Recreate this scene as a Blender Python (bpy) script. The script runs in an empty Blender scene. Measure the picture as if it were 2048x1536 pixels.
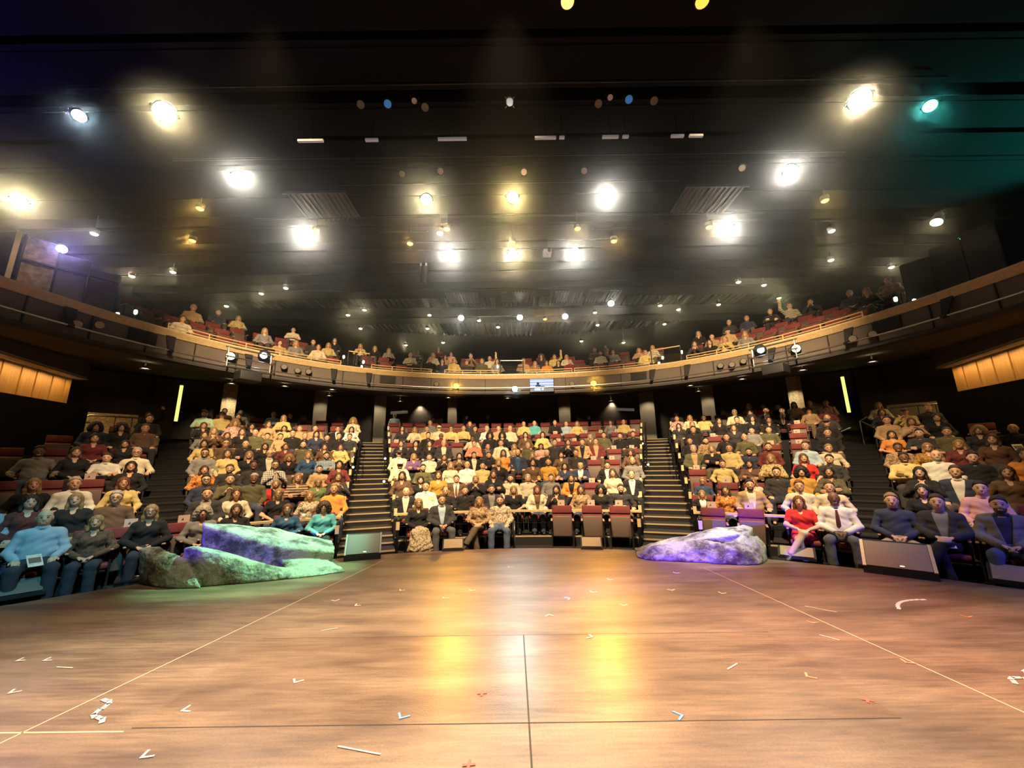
import bpy, bmesh, math, random
import numpy as np
from mathutils import Vector, Matrix

S = bpy.context.scene
COL = S.collection
rnd = random.Random(7)
PI = math.pi
R = math.radians

# ---------------------------------------------------------------- camera
PITCH, ROLL, FPX = R(12.0), R(0.75), 770.0
fw = Vector((0, math.cos(PITCH), math.sin(PITCH)))
rt0 = Vector((1, 0, 0))
up0 = rt0.cross(fw)
rt = rt0 * math.cos(ROLL) - up0 * math.sin(ROLL)
up = up0 * math.cos(ROLL) + rt0 * math.sin(ROLL)
cam_d = bpy.data.cameras.new('camera')
cam_d.sensor_width = 36.0
cam_d.lens = FPX / 2048.0 * 36.0
cam_d.clip_start = 0.05
cam_d.clip_end = 200
cam = bpy.data.objects.new('camera', cam_d)
COL.objects.link(cam)
m3 = Matrix((rt, up, -fw)).transposed()
cam.matrix_world = Matrix.Translation((0, 0, 1.7)) @ m3.to_4x4()
S.camera = cam

# ---------------------------------------------------------------- view, world
S.view_settings.view_transform = 'Standard'
S.view_settings.look = 'None'
S.view_settings.gamma = 1.0
S.view_settings.use_curve_mapping = False
S.view_settings.exposure = 0.0
cy = S.cycles
cy.use_denoising = True
cy.max_bounces = 5
cy.diffuse_bounces = 2
cy.glossy_bounces = 3
cy.transmission_bounces = 4
cy.volume_bounces = 0
cy.transparent_max_bounces = 6
cy.sample_clamp_indirect = 4.0
cy.sample_clamp_direct = 0.0
cy.caustics_reflective = False
cy.caustics_refractive = False
cy.use_adaptive_sampling = True
cy.adaptive_threshold = 0.03
W = bpy.data.worlds.new('world')
S.world = W
W.use_nodes = True
W.node_tree.nodes['Background'].inputs[0].default_value = (0.55, 0.5, 0.6, 1)
W.node_tree.nodes['Background'].inputs[1].default_value = 0.02

# ---------------------------------------------------------------- large lights
def aim(o, loc, tgt):
    o.location = loc
    d = Vector(tgt) - Vector(loc)
    o.rotation_euler = d.to_track_quat('-Z', 'Y').to_euler()

def spot(name, loc, tgt, power, col, ang=60, blend=.6, size=.12, parent=None):
    l = bpy.data.lights.new(name, 'SPOT')
    l.energy = power
    l.color = col
    l.spot_size = R(ang)
    l.spot_blend = blend
    l.shadow_soft_size = size
    o = bpy.data.objects.new(name, l)
    COL.objects.link(o)
    aim(o, loc, tgt)
    return o

WARM = (1.0, .71, .38)
WARM2 = (1.0, .80, .46)
# house lights on the pipes over the stage front, thrown on the seating
spot('house_light', (0.0, 4.85, 9.65), (0, 13.2, 1.1), 10000, WARM, 66, .7, .15)
spot('house_light', (-4.2, 4.85, 9.65), (-6.1, 11.6, 1.0), 8200, WARM, 62, .8, .15)
spot('house_light', (4.2, 4.85, 9.65), (6.5, 11.6, 1.0), 9000, WARM, 62, .8, .15)
spot('house_light', (-3.0, 2.6, 9.2), (-7.8, 13.8, 5.7), 12000, WARM, 40, .8, .2)
spot('house_light', (3.0, 2.6, 9.2), (7.8, 13.8, 5.7), 12000, WARM, 40, .8, .2)
spot('house_light', (0.0, 2.6, 9.2), (0.0, 16.6, 5.5), 11000, WARM, 36, .8, .2)
# stage washes
spot('stage_wash', (-2.2, 4.6, 9.2), (-2.6, 4.0, 0), 950, (1, .80, .50), 80, .9, .2)
spot('stage_wash', (2.2, 4.6, 9.2), (2.2, 4.2, 0), 950, (1, .74, .48), 80, .9, .2)
spot('stage_wash', (0.0, 1.0, 8.5), (0.0, 5.5, 0), 700, (1, .72, .42), 70, .9, .2)
spot('white_patch', (8.5, 4.0, 8.8), (5.4, 4.6, 0), 1500, (1, .96, .80), 22, .8, .1)
spot('white_patch', (-6.0, 4.4, 9.0), (-3.5, 3.8, 0), 1000, (.95, 1, .72), 26, .9, .1)
spot('white_patch', (0.0, 4.0, 9.0), (0.1, 5.6, 0), 900, (.95, .95, .80), 24, .9, .1)
spot('pink_wash', (7.6, 1.5, 8.8), (3.6, 5.4, 0), 4600, (1, .20, .22), 30, .9, .1)
spot('pink_wash', (5.0, 0.5, 8.8), (2.3, 3.2, 0), 3400, (1, .20, .10), 30, .9, .1)
spot('pink_wash', (-7.5, 0.5, 8.8), (-1.7, 3.0, 0), 3400, (1, .20, .10), 26, .9, .1)
spot('pink_wash', (3.0, 3.0, 9.0), (.6, 7.2, 0), 1300, (1, .30, .24), 24, .9, .1)
spot('green_wash', (-7.2, 2.0, 8.8), (-2.8, 5.2, 0), 600, (.45, 1, .45), 34, .9, .1)
spot('cyan_special', (.2, 9.6, 9.2), (-3.9, 7.1, .45), 13000, (.26, 1.0, .56), 17, .5, .08)
spot('cyan_special', (-2.4, 1.8, 8.0), (-7.1, 6.2, .8), 2300, (.18, .80, 1.0), 20, .8, .08)
spot('violet_special', (-8.6, 2.2, 3.8), (-4.75, 6.75, .72), 3800, (.14, .06, 1.0), 11, .6, .06)
spot('violet_special', (-4.2, 2.4, 1.1), (3.3, 7.35, .10), 15000, (.12, .06, 1.0), 12, .6, .06)
spot('white_special', (3.9, 9.2, 9.2), (3.5, 7.8, .4), 8000, (1, .9, .72), 13, .6, .08)
spot('mint_special', (9.2, 4.6, 6.4), (4.5, 7.5, .4), 2400, (.30, 1.0, .55), 12, .6, .06)
spot('blue_special', (9.5, 1.8, 4.4), (7.2, 6.4, .5), 1100, (.12, .13, 1.0), 34, .8, .08)
spot('teal_side', (18.4, 8.5, 7.2), (12.5, 9.0, 10.6), 2600, (.03, .75, .62), 62, .9, .2)
spot('blue_side', (-18.4, 6.5, 7.4), (-12.0, 7.0, 10.6), 2200, (.06, .06, 1), 62, .9, .2)
# ---------------------------------------------------------------- materials
MATS = {}
def nodes(m):
    m.use_nodes = True
    return m.node_tree.nodes, m.node_tree.links

def mat(name, col=(.5, .5, .5), rough=.6, metal=0.0, noise=0.0, nscale=20.0, bump=0.0, bscale=80.0, objcol=False, spec=.5, emit=0.0):
    if name in MATS: return MATS[name]
    m = bpy.data.materials.new(name)
    ns, ls = nodes(m)
    b = ns['Principled BSDF']
    b.inputs['Roughness'].default_value = rough
    b.inputs['Metallic'].default_value = metal
    b.inputs['Specular IOR Level'].default_value = spec
    tc = ns.new('ShaderNodeTexCoord')
    src = None
    if objcol:
        oi = ns.new('ShaderNodeObjectInfo')
        src = oi.outputs['Color']
    if noise > 0:
        nz = ns.new('ShaderNodeTexNoise')
        nz.inputs['Scale'].default_value = nscale
        nz.inputs['Detail'].default_value = 4
        ls.new(tc.outputs['Object'], nz.inputs['Vector'])
        mr = ns.new('ShaderNodeMapRange')
        mr.inputs['From Min'].default_value = .3
        mr.inputs['From Max'].default_value = .7
        mr.inputs['To Min'].default_value = 1 - noise
        mr.inputs['To Max'].default_value = 1 + noise
        ls.new(nz.outputs['Fac'], mr.inputs['Value'])
        mx = ns.new('ShaderNodeMix')
        mx.data_type = 'RGBA'
        mx.blend_type = 'MULTIPLY'
        mx.inputs[0].default_value = 1
        if src: ls.new(src, mx.inputs[6])
        else: mx.inputs[6].default_value = (*col, 1)
        ls.new(mr.outputs['Result'], mx.inputs[7])
        src = mx.outputs[2]
    if src: ls.new(src, b.inputs['Base Color'])
    else: b.inputs['Base Color'].default_value = (*col, 1)
    if bump > 0:
        nb = ns.new('ShaderNodeTexNoise')
        nb.inputs['Scale'].default_value = bscale
        nb.inputs['Detail'].default_value = 3
        ls.new(tc.outputs['Object'], nb.inputs['Vector'])
        bp = ns.new('ShaderNodeBump')
        bp.inputs['Strength'].default_value = bump
        bp.inputs['Distance'].default_value = .02
        ls.new(nb.outputs['Fac'], bp.inputs['Height'])
        ls.new(bp.outputs['Normal'], b.inputs['Normal'])
    if emit > 0:
        b.inputs['Emission Color'].default_value = (*col, 1)
        b.inputs['Emission Strength'].default_value = emit
    MATS[name] = m
    return m

def lampmat(name, col, strength):
    if name in MATS: return MATS[name]
    m = bpy.data.materials.new(name)
    ns, ls = nodes(m)
    ns.remove(ns['Principled BSDF'])
    e = ns.new('ShaderNodeEmission')
    e.inputs[0].default_value = (*col, 1)
    e.inputs[1].default_value = strength
    ls.new(e.outputs[0], ns['Material Output'].inputs[0])
    MATS[name] = m
    return m

def patmat(name, kind):
    """woven cloth whose pattern mixes the object's colour with a second tone"""
    if name in MATS: return MATS[name]
    m = bpy.data.materials.new(name)
    ns, ls = nodes(m)
    b = ns['Principled BSDF']
    b.inputs['Roughness'].default_value = .85
    tc = ns.new('ShaderNodeTexCoord')
    oi = ns.new('ShaderNodeObjectInfo')
    mx = ns.new('ShaderNodeMix'); mx.data_type = 'RGBA'
    second = {'plaid': (.02, .03, .04, 1), 'stripe': (.03, .02, .015, 1), 'floral': (.05, .025, .02, 1)}[kind]
    ls.new(oi.outputs['Color'], mx.inputs[6]); mx.inputs[7].default_value = second
    if kind == 'stripe':
        w = ns.new('ShaderNodeTexWave'); w.bands_direction = 'Z'; w.inputs['Scale'].default_value = 5.5
        ls.new(tc.outputs['Object'], w.inputs['Vector'])
        gt = ns.new('ShaderNodeMath'); gt.operation = 'GREATER_THAN'; gt.inputs[1].default_value = .62
        ls.new(w.outputs['Fac'], gt.inputs[0]); fac = gt.outputs[0]
    elif kind == 'plaid':
        fs = []
        for d in ('X', 'Z'):
            w = ns.new('ShaderNodeTexWave'); w.bands_direction = d; w.inputs['Scale'].default_value = 7
            ls.new(tc.outputs['Object'], w.inputs['Vector']); fs.append(w.outputs['Fac'])
        mu = ns.new('ShaderNodeMath'); mu.operation = 'MULTIPLY'
        ls.new(fs[0], mu.inputs[0]); ls.new(fs[1], mu.inputs[1])
        pw = ns.new('ShaderNodeMath'); pw.operation = 'POWER'; pw.inputs[1].default_value = .55
        ls.new(mu.outputs[0], pw.inputs[0]); fac = pw.outputs[0]
    else:
        v = ns.new('ShaderNodeTexNoise'); v.inputs['Scale'].default_value = 38; v.inputs['Detail'].default_value = 2
        ls.new(tc.outputs['Object'], v.inputs['Vector'])
        gt = ns.new('ShaderNodeMath'); gt.operation = 'GREATER_THAN'; gt.inputs[1].default_value = .53
        ls.new(v.outputs['Fac'], gt.inputs[0])
        sc = ns.new('ShaderNodeMath'); sc.operation = 'MULTIPLY'; sc.inputs[1].default_value = .72
        ls.new(gt.outputs[0], sc.inputs[0]); fac = sc.outputs[0]
    ls.new(fac, mx.inputs[0])
    ls.new(mx.outputs[2], b.inputs['Base Color'])
    MATS[name] = m
    return m

# ---------------------------------------------------------------- mesh helpers
def fastmesh(name, V, F, mats=(), mi=None, smooth=True):
    me = bpy.data.meshes.new(name)
    V = np.asarray(V, dtype=np.float32)
    F = np.asarray(F, dtype=np.int32)
    k = F.shape[1]
    me.vertices.add(len(V)); me.vertices.foreach_set('co', V.ravel())
    me.loops.add(F.size); me.loops.foreach_set('vertex_index', F.ravel())
    me.polygons.add(len(F))
    me.polygons.foreach_set('loop_start', np.arange(0, F.size, k, dtype=np.int32))
    for m in mats: me.materials.append(m)
    if mi is not None: me.polygons.foreach_set('material_index', np.asarray(mi, dtype=np.int32))
    me.polygons.foreach_set('use_smooth', np.full(len(F), smooth))
    me.update(calc_edges=True)
    me.validate()
    return me

class MB:
    """collects boxes, tubes, rings and turned shapes, then becomes ONE mesh"""
    def __init__(s): s.v = []; s.f = []; s.m = []; s.sm = []
    def add(s, v, f, mi=0, smooth=False, M=None):
        o = len(s.v)
        s.v += [tuple((M @ Vector(p)) if M is not None else p) for p in v]
        s.f += [tuple(i + o for i in q) for q in f]
        s.m += [mi] * len(f); s.sm += [smooth] * len(f)
        return s
    def box(s, c, d, mi=0, M=None, rz=0.0, rx=0.0, bev=0.0):
        x, y, z = d[0] / 2, d[1] / 2, d[2] / 2
        T = Matrix.Translation(c) @ Matrix.Rotation(rz, 4, 'Z') @ Matrix.Rotation(rx, 4, 'X')
        if M is not None: T = M @ T
        if bev <= 0:
            v = [(-x, -y, -z), (x, -y, -z), (x, y, -z), (-x, y, -z), (-x, -y, z), (x, -y, z), (x, y, z), (-x, y, z)]
            f = [(0, 3, 2, 1), (4, 5, 6, 7), (0, 1, 5, 4), (1, 2, 6, 5), (2, 3, 7, 6), (3, 0, 4, 7)]
            return s.add(v, f, mi, False, T)
        bm = bmesh.new()
        bmesh.ops.create_cube(bm, size=1.0)
        bmesh.ops.scale(bm, vec=d, verts=bm.verts)
        bmesh.ops.bevel(bm, geom=bm.edges[:], offset=bev, segments=2, affect='EDGES', profile=.6)
        bm.verts.index_update()
        v = [tuple(p.co) for p in bm.verts]
        f = [tuple(p.index for p in q.verts) for q in bm.faces]
        bm.free()
        return s.add(v, f, mi, True, T)
    def tube(s, pts, r, n=8, mi=0, M=None, closed=False, caps=True):
        pts = [Vector(p) for p in pts]
        v = []; f = []; prev = None
        N = len(pts)
        for i, p in enumerate(pts):
            a = pts[(i - 1) % N] if (i > 0 or closed) else p
            b = pts[(i + 1) % N] if (i < N - 1 or closed) else p
            t = (b - a).normalized()
            if prev is None:
                q = Vector((0, 0, 1)) if abs(t.z) < .9 else Vector((1, 0, 0))
                u = t.cross(q).normalized()
            else:
                u = (prev - t * prev.dot(t)).normalized()
            prev = u
            w = t.cross(u)
            rr = r[i] if isinstance(r, (list, tuple)) else r
            for k in range(n):
                a2 = 2 * PI * k / n
                v.append(tuple(p + u * math.cos(a2) * rr + w * math.sin(a2) * rr))
        L = N if closed else N - 1
        for i in range(L):
            for k in range(n):
                a0 = i * n + k; a1 = i * n + (k + 1) % n
                b0 = ((i + 1) % N) * n + k; b1 = ((i + 1) % N) * n + (k + 1) % n
                f.append((a0, a1, b1, b0))
        s.add(v, f, mi, True, M)
        if caps and not closed:
            s.add(v[:n], [tuple(range(n - 1, -1, -1))], mi, False, M)
            s.add(v[-n:], [tuple(range(n))], mi, False, M)
        return s
    def lathe(s, prof, n=16, mi=0, M=None, smooth=True):
        v = []; f = []
        for (r, z) in prof:
            for k in range(n):
                a = 2 * PI * k / n
                v.append((r * math.cos(a), r * math.sin(a), z))
        for i in range(len(prof) - 1):
            for k in range(n):
                f.append((i * n + k, i * n + (k + 1) % n, (i + 1) * n + (k + 1) % n, (i + 1) * n + k))
        return s.add(v, f, mi, smooth, M)
    def disc(s, r, z=0, n=20, mi=0, M=None):
        v = [(r * math.cos(2 * PI * k / n), r * math.sin(2 * PI * k / n), z) for k in range(n)]
        return s.add(v, [tuple(range(n))], mi, False, M)
    def ring(s, r0, r1, a0, a1, z0, z1, n=24, mi=0, O=(0, 0)):
        """a solid sector between two radii; angles in degrees clockwise from +Y"""
        v = []; f = []
        for i in range(n + 1):
            a = R(a0 + (a1 - a0) * i / n)
            sx, cx = math.sin(a), math.cos(a)
            for (r, z) in ((r0, z0), (r1, z0), (r1, z1), (r0, z1)):
                v.append((O[0] + r * sx, O[1] + r * cx, z))
        for i in range(n):
            b = i * 4; c = b + 4
            f += [(b, c, c + 1, b + 1), (b + 1, c + 1, c + 2, b + 2), (b + 2, c + 2, c + 3, b + 3), (b + 3, c + 3, c, b)]
        f += [(0, 1, 2, 3), (n * 4 + 3, n * 4 + 2, n * 4 + 1, n * 4)]
        return s.add(v, f, mi, False)
    def mesh(s, name, mats):
        me = bpy.data.meshes.new(name)
        me.from_pydata(s.v, [], s.f)
        for m in mats: me.materials.append(m)
        me.polygons.foreach_set('material_index', s.m)
        me.polygons.foreach_set('use_smooth', s.sm)
        me.update()
        return me
    def build(s, name, mats, parent=None, loc=None, rz=None):
        if not isinstance(mats, (list, tuple)): mats = [mats]
        return ob(name, s.mesh(name, mats), parent, loc, rz)

def ob(name, mesh, parent=None, loc=None, rz=None):
    o = bpy.data.objects.new(name, mesh)
    COL.objects.link(o)
    if parent is not None: o.parent = parent
    if loc is not None: o.location = loc
    if rz is not None: o.rotation_euler = (0, 0, rz)
    return o

def tag(o, label=None, cat=None, group=None, kind=None):
    if label: o['label'] = label
    if cat: o['category'] = cat
    if group: o['group'] = group
    if kind: o['kind'] = kind
    return o

def empty(name, loc, rz=0.0):
    o = bpy.data.objects.new(name, None)
    o.empty_display_size = .2
    COL.objects.link(o)
    o.location = loc
    o.rotation_euler = (0, 0, rz)
    return o

def copy_tree(o, parent=None):
    c = o.copy(); COL.objects.link(c)
    if parent is not None: c.parent = parent
    for ch in list(o.children): copy_tree(ch, c)
    return c

OC = (0.1, -0.2)                     # centre of the curved rows
def pol(r, a, z=0.0):
    a = R(a)
    return Vector((OC[0] + r * math.sin(a), OC[1] + r * math.cos(a), z))
def RR(r): return 9.7 + (r - 1)
ZR = [-.15, .04, .30, .63, .97, 1.36, 1.74, 2.12, 2.48, 2.83]
ORD = ['front', 'second', 'third', 'fourth', 'fifth', 'sixth', 'seventh', 'eighth', 'ninth', 'tenth', 'eleventh', 'twelfth', 'thirteenth',
       'fourteenth', 'fifteenth', 'sixteenth', 'seventeenth', 'eighteenth', 'nineteenth', 'twentieth', 'twenty-first', 'twenty-second',
       'twenty-third', 'twenty-fourth', 'twenty-fifth', 'twenty-sixth', 'twenty-seventh', 'twenty-eighth', 'twenty-ninth', 'thirtieth']
_u = ['first', 'second', 'third', 'fourth', 'fifth', 'sixth', 'seventh', 'eighth', 'ninth']
for _t, _w in (('thirty', 'fortieth'), ('forty', 'fiftieth'), ('fifty', 'sixtieth')): ORD += [_t + '-' + q for q in _u] + [_w]
def nth(i): return 'first' if i == 0 else ORD[i]
AIS = [(-40.9, .85), (-19.9, 1.15), (19.9, 1.15), (40.9, .85)]
BLK = ['far left block', 'left block', 'middle block', 'right block', 'far right block']
def sect(a, r=2):
    if r == 1: return 1 if a < -19.9 else (3 if a > 19.9 else 2)
    for i, (q, w) in enumerate(AIS):
        if a < q: return i
    return 4
def lims(s, r):
    lo = -60 if s == 0 else AIS[s - 1][0] + math.degrees(AIS[s - 1][1] / 2 / r)
    hi = 60 if s == 4 else AIS[s][0] - math.degrees(AIS[s][1] / 2 / r)
    return lo, hi

# balcony front line
BA, BB, BN, BCY = 10.45, 11.0, 2.3, 5.28
def _curve(n=241, ymin=3.0):
    P = [(BA * math.sin(t) ** (2 / BN), BCY + BB * math.cos(t) ** (2 / BN)) for t in np.linspace(0, PI / 2, n // 2)]
    P.append((BA, ymin))
    r = np.array(P); l = r[1:][::-1] * [-1, 1]
    P = np.vstack([l, r])
    d = np.r_[0, np.cumsum(np.hypot(*np.diff(P, axis=0).T))]
    s = np.linspace(0, d[-1], n)
    C = np.c_[np.interp(s, d, P[:, 0]), np.interp(s, d, P[:, 1])]
    T = np.gradient(C, axis=0); T /= np.hypot(*T.T)[:, None]
    return C, s - d[-1] / 2, np.c_[-T[:, 1], T[:, 0]]
BC, BS, BNRM = _curve()
def bal(s, off=0.0, z=0.0):
    x = np.interp(s, BS, BC[:, 0]); y = np.interp(s, BS, BC[:, 1])
    nx = np.interp(s, BS, BNRM[:, 0]); ny = np.interp(s, BS, BNRM[:, 1])
    l = math.hypot(nx, ny)
    return Vector((x + nx / l * off, y + ny / l * off, z))
def baln(s):
    nx = np.interp(s, BS, BNRM[:, 0]); ny = np.interp(s, BS, BNRM[:, 1])
    return math.atan2(nx, ny)          # clockwise from +Y
def strip(mb, s0, s1, prof, n=60, mi=0, closed=True, smooth=False):
    """sweeps a profile of (offset, z) along the balcony front"""
    v = []; f = []; k = len(prof)
    for i in range(n + 1):
        s = s0 + (s1 - s0) * i / n
        for (o, z) in prof: v.append(tuple(bal(s, o, z)))
    for i in range(n):
        for j in range(k if closed else k - 1):
            a = i * k + j; b = i * k + (j + 1) % k
            f.append((a, b, b + k, a + k))
    if closed: f += [tuple(range(k - 1, -1, -1)), tuple(n * k + j for j in range(k))]
    mb.add(v, f, mi, smooth)
# ---------------------------------------------------------------- stage floor
def floor_material(name, r0, r1):
    m = bpy.data.materials.new(name)
    ns, ls = nodes(m)
    b = ns['Principled BSDF']
    tc = ns.new('ShaderNodeTexCoord')
    mp = ns.new('ShaderNodeMapping'); mp.inputs['Scale'].default_value = (.55, 2.4, 1)
    ls.new(tc.outputs['Object'], mp.inputs['Vector'])
    n1 = ns.new('ShaderNodeTexNoise'); n1.inputs['Scale'].default_value = 1.1; n1.inputs['Detail'].default_value = 6; n1.inputs['Roughness'].default_value = .62
    ls.new(mp.outputs[0], n1.inputs['Vector'])
    cr = ns.new('ShaderNodeValToRGB')
    cr.color_ramp.elements[0].position = .34; cr.color_ramp.elements[0].color = (.085, .045, .030, 1)
    cr.color_ramp.elements[1].position = .66; cr.color_ramp.elements[1].color = (.215, .140, .090, 1)
    ls.new(n1.outputs['Fac'], cr.inputs['Fac'])
    # brushed streaks and scuffs
    mp2 = ns.new('ShaderNodeMapping'); mp2.inputs['Scale'].default_value = (1.2, 14, 1); mp2.inputs['Rotation'].default_value = (0, 0, .03)
    ls.new(tc.outputs['Object'], mp2.inputs['Vector'])
    n2 = ns.new('ShaderNodeTexNoise'); n2.inputs['Scale'].default_value = 2.2; n2.inputs['Detail'].default_value = 5
    ls.new(mp2.outputs[0], n2.inputs['Vector'])
    r2 = ns.new('ShaderNodeMapRange'); r2.inputs['From Min'].default_value = .3; r2.inputs['From Max'].default_value = .7
    r2.inputs['To Min'].default_value = .74; r2.inputs['To Max'].default_value = 1.25
    ls.new(n2.outputs['Fac'], r2.inputs['Value'])
    n3 = ns.new('ShaderNodeTexNoise'); n3.inputs['Scale'].default_value = 60; n3.inputs['Detail'].default_value = 3
    ls.new(tc.outputs['Object'], n3.inputs['Vector'])
    r3 = ns.new('ShaderNodeMapRange'); r3.inputs['From Min'].default_value = .3; r3.inputs['From Max'].default_value = .7
    r3.inputs['To Min'].default_value = .86; r3.inputs['To Max'].default_value = 1.14
    ls.new(n3.outputs['Fac'], r3.inputs['Value'])
    mu = ns.new('ShaderNodeMath'); mu.operation = 'MULTIPLY'
    ls.new(r2.outputs[0], mu.inputs[0]); ls.new(r3.outputs[0], mu.inputs[1])
    mx = ns.new('ShaderNodeMix'); mx.data_type = 'RGBA'; mx.blend_type = 'MULTIPLY'; mx.inputs[0].default_value = 1
    ls.new(cr.outputs[0], mx.inputs[6]); ls.new(mu.outputs[0], mx.inputs[7])
    ls.new(mx.outputs[2], b.inputs['Base Color'])
    rr = ns.new('ShaderNodeMapRange'); rr.inputs['To Min'].default_value = r0; rr.inputs['To Max'].default_value = r1
    ls.new(n2.outputs['Fac'], rr.inputs['Value']); ls.new(rr.outputs[0], b.inputs['Roughness'])
    b.inputs['Specular IOR Level'].default_value = .38
    bp = ns.new('ShaderNodeBump'); bp.inputs['Strength'].default_value = .12; bp.inputs['Distance'].default_value = .01
    ls.new(n3.outputs['Fac'], bp.inputs['Height']); ls.new(bp.outputs[0], b.inputs['Normal'])
    return m
M_floor = floor_material('stage_hardboard', .31, .46)
M_floor2 = floor_material('glossier_hardboard', .26, .36)
M_black = mat('black_paint', (.012, .011, .012), .7)
M_dark = mat('dark_paint', (.035, .032, .034), .75, noise=.2, nscale=3)
M_carpet = mat('dark_carpet', (.011, .009, .010), .95, noise=.3, nscale=40)
M_nose = mat('tan_nosing', (.40, .31, .19), .55)
M_tan = mat('tan_wood_ledge', (.62, .45, .24), .4, noise=.12, nscale=12)
M_taupe = mat('taupe_wall', (.12, .098, .083), .8, noise=.12, nscale=2)
M_grey = mat('warm_grey_wall', (.26, .225, .19), .85, noise=.12, nscale=2.5)
M_metal = mat('black_metal', (.02, .02, .022), .4, .6)
M_steel = mat('brushed_steel', (.55, .53, .5), .3, 1.0)
M_white = mat('white_plastic', (.75, .74, .70), .5)
M_seam = mat('floor_seam', (.03, .02, .016), .8)
M_chalk = mat('pale_seam_line', (.55, .42, .28), .7)

RE = 8.85
mb = MB()
n = 96
v = [(OC[0] + RE * math.sin(R(-118 + 236 * i / n)), OC[1] + RE * math.cos(R(-118 + 236 * i / n)), 0) for i in range(n + 1)]
v += [(7.9, -7.5, 0), (-7.7, -7.5, 0)]
k = len(v)
vb = [(x, y, -.32) for x, y, z in v]
f = [tuple(range(k - 1, -1, -1))]
mb.add(v, f, 0)
side = [(i, (i + 1) % k, k + (i + 1) % k, k + i) for i in range(k)]
mb.add(v + vb, side, 1)
mb.add([(-2.6, 3.02, .0006), (2.6, 3.02, .0006), (2.6, 4.4, .0006), (-2.6, 4.4, .0006)], [(0, 1, 2, 3)], 4)
# hairline joints between the hardboard sheets (slightly sunk dark strips read as gaps)
def seam(a, b, w, mi):
    a = Vector((*a, .0012)); b = Vector((*b, .0012)); d = (b - a).normalized(); p = Vector((-d.y, d.x, 0)) * w / 2
    mb.add([tuple(a - p), tuple(b - p), tuple(b + p), tuple(a + p)], [(0, 1, 2, 3)], mi)
seam((.085, -1), (.085, 4.4), .012, 2)
seam((-2.6, 3.02), (2.6, 3.02), .008, 2)
seam((-2.6, 4.40), (2.6, 4.40), .008, 2)
seam((-3.42, 2.3), (-2.45, 7.75), .012, 3)
seam((3.55, 2.3), (3.15, 6.9), .012, 3)
seam((-4.4, 2.99), (-2.62, 2.985), .014, 3)
fl = mb.build('floor', [M_floor, M_black, M_seam, M_chalk, M_floor2])
tag(fl, 'brown scuffed hardboard stage floor', kind='structure')

# house floor under everything, then the curved seating steps
mb = MB()
mb.box((0, 9, -.5), (44, 40, .3))
tag(mb.build('floor_base', [M_carpet]), kind='structure')
mb = MB()
for r in range(1, 11):
    for s in range(5):
        lo, hi = lims(s, RR(r))
        r0 = RR(r) - .62 if r > 1 else 8.87
        r1 = RR(r) + .38 if r < 10 else 21.5
        mb.ring(r0, r1, lo, hi, -.36, ZR[r - 1], 14, 0, OC)
tag(mb.build('floor_seating', [M_carpet]), 'dark carpeted curved seating steps', kind='structure')

# stairs in the aisles
ST = [(9.2, 0.0), (10.2, .15), (11.2, .38), (12.2, .63), (13.2, .905), (14.2, 1.18), (15.2, 1.47), (16.2, 1.78), (17.2, 2.085), (18.2, 2.395), (19.2, 2.73), (19.7, 2.86)]
def zst(r): return float(np.interp(r, [a for a, b in ST], [b for a, b in ST]))
for ai, (az, w) in enumerate(AIS):
    nm = ['left outer', 'left middle', 'right middle', 'right outer'][ai]
    t = empty('aisle_stairs', pol(9.2, az, 0), -R(az))
    tag(t, f'{nm} aisle stairs, dark steps with tan edges', 'stairs', 'aisle stairs')
    for i in range(22):
        z = zst(9.2 + .5 * i)
        stp = MB().box((0, .5 * i + .25 + (.55 if i == 21 else 0), (z - .36) / 2), (w - .02, .5 if i < 21 else 1.6, z + .36)).build('step', [M_carpet], t)
        MB().box((0, .5 * i + .006, z - .010), (w - .04, .03, .030)).build('nosing', [M_nose if ai in (1, 2) else M_carpet], stp)

# seat row end panels with pale number plates along the two middle aisles
M_plate = mat('pale_plate', (.70, .55, .32), .5)
for ai in (1, 2):
    az, w = AIS[ai]
    for sd in (-1, 1):
        for r in range(1, 11):
            a = az + sd * math.degrees((w / 2 + .05) / RR(r))
            e = empty('row_end_panel', pol(RR(r) - .05, a, ZR[r - 1]), -R(a))
            tag(e, f"black {ORD[r-1]} row end panel with pale plate, {'left' if sd<0 else 'right'} side of the {'left' if ai==1 else 'right'} middle stairs", 'end panel', 'row end panels along the stairs')
            MB().box((0, .02, .36), (.05, .5, .74), bev=.015).build('panel', [M_metal], e)
            MB().box((0, -.235, .6), (.075, .012, .17)).build('plate', [M_plate], e)

# low wall with tan ledge behind the front row
M_clad = mat('dark_ledge_wall', (.02, .017, .018), .6)
for s in range(5):
    lo, hi = lims(s, 10.1)
    if s == 0: lo = -56
    if s == 4: hi = 56
    t = empty('ledge_wall', pol(10.1, (lo + hi) / 2, 0))
    t.location = (0, 0, 0)
    tag(t, f'tan topped low rail behind the front row of the {BLK[s]}', 'low rail', 'low rails behind the front row')
    MB().ring(10.05, 10.065, lo + .3, hi - .3, .34, .355, 16, 0, OC).build('lower_rail', [M_metal], t)
    for q in range(7):
        aa = lo + .5 + (hi - lo - 1) * q / 6
        MB().ring(10.04, 10.075, aa - .12, aa + .12, -.15, .60, 1, 0, OC).build('post', [M_metal], t)
    MB().ring(9.97, 10.02, lo + .3, hi - .3, -.16, .03, 16, 0, OC).build('riser_board', [M_clad], t)
    MB().ring(9.965, 10.06, lo + .3, hi - .3, .03, .05, 16, 0, OC).build('step_edge', [M_nose], t)
    MB().ring(9.99, 10.17, lo + .1, hi - .1, .60, .64, 16, 0, OC).build('ledge', [M_tan], t)

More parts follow.
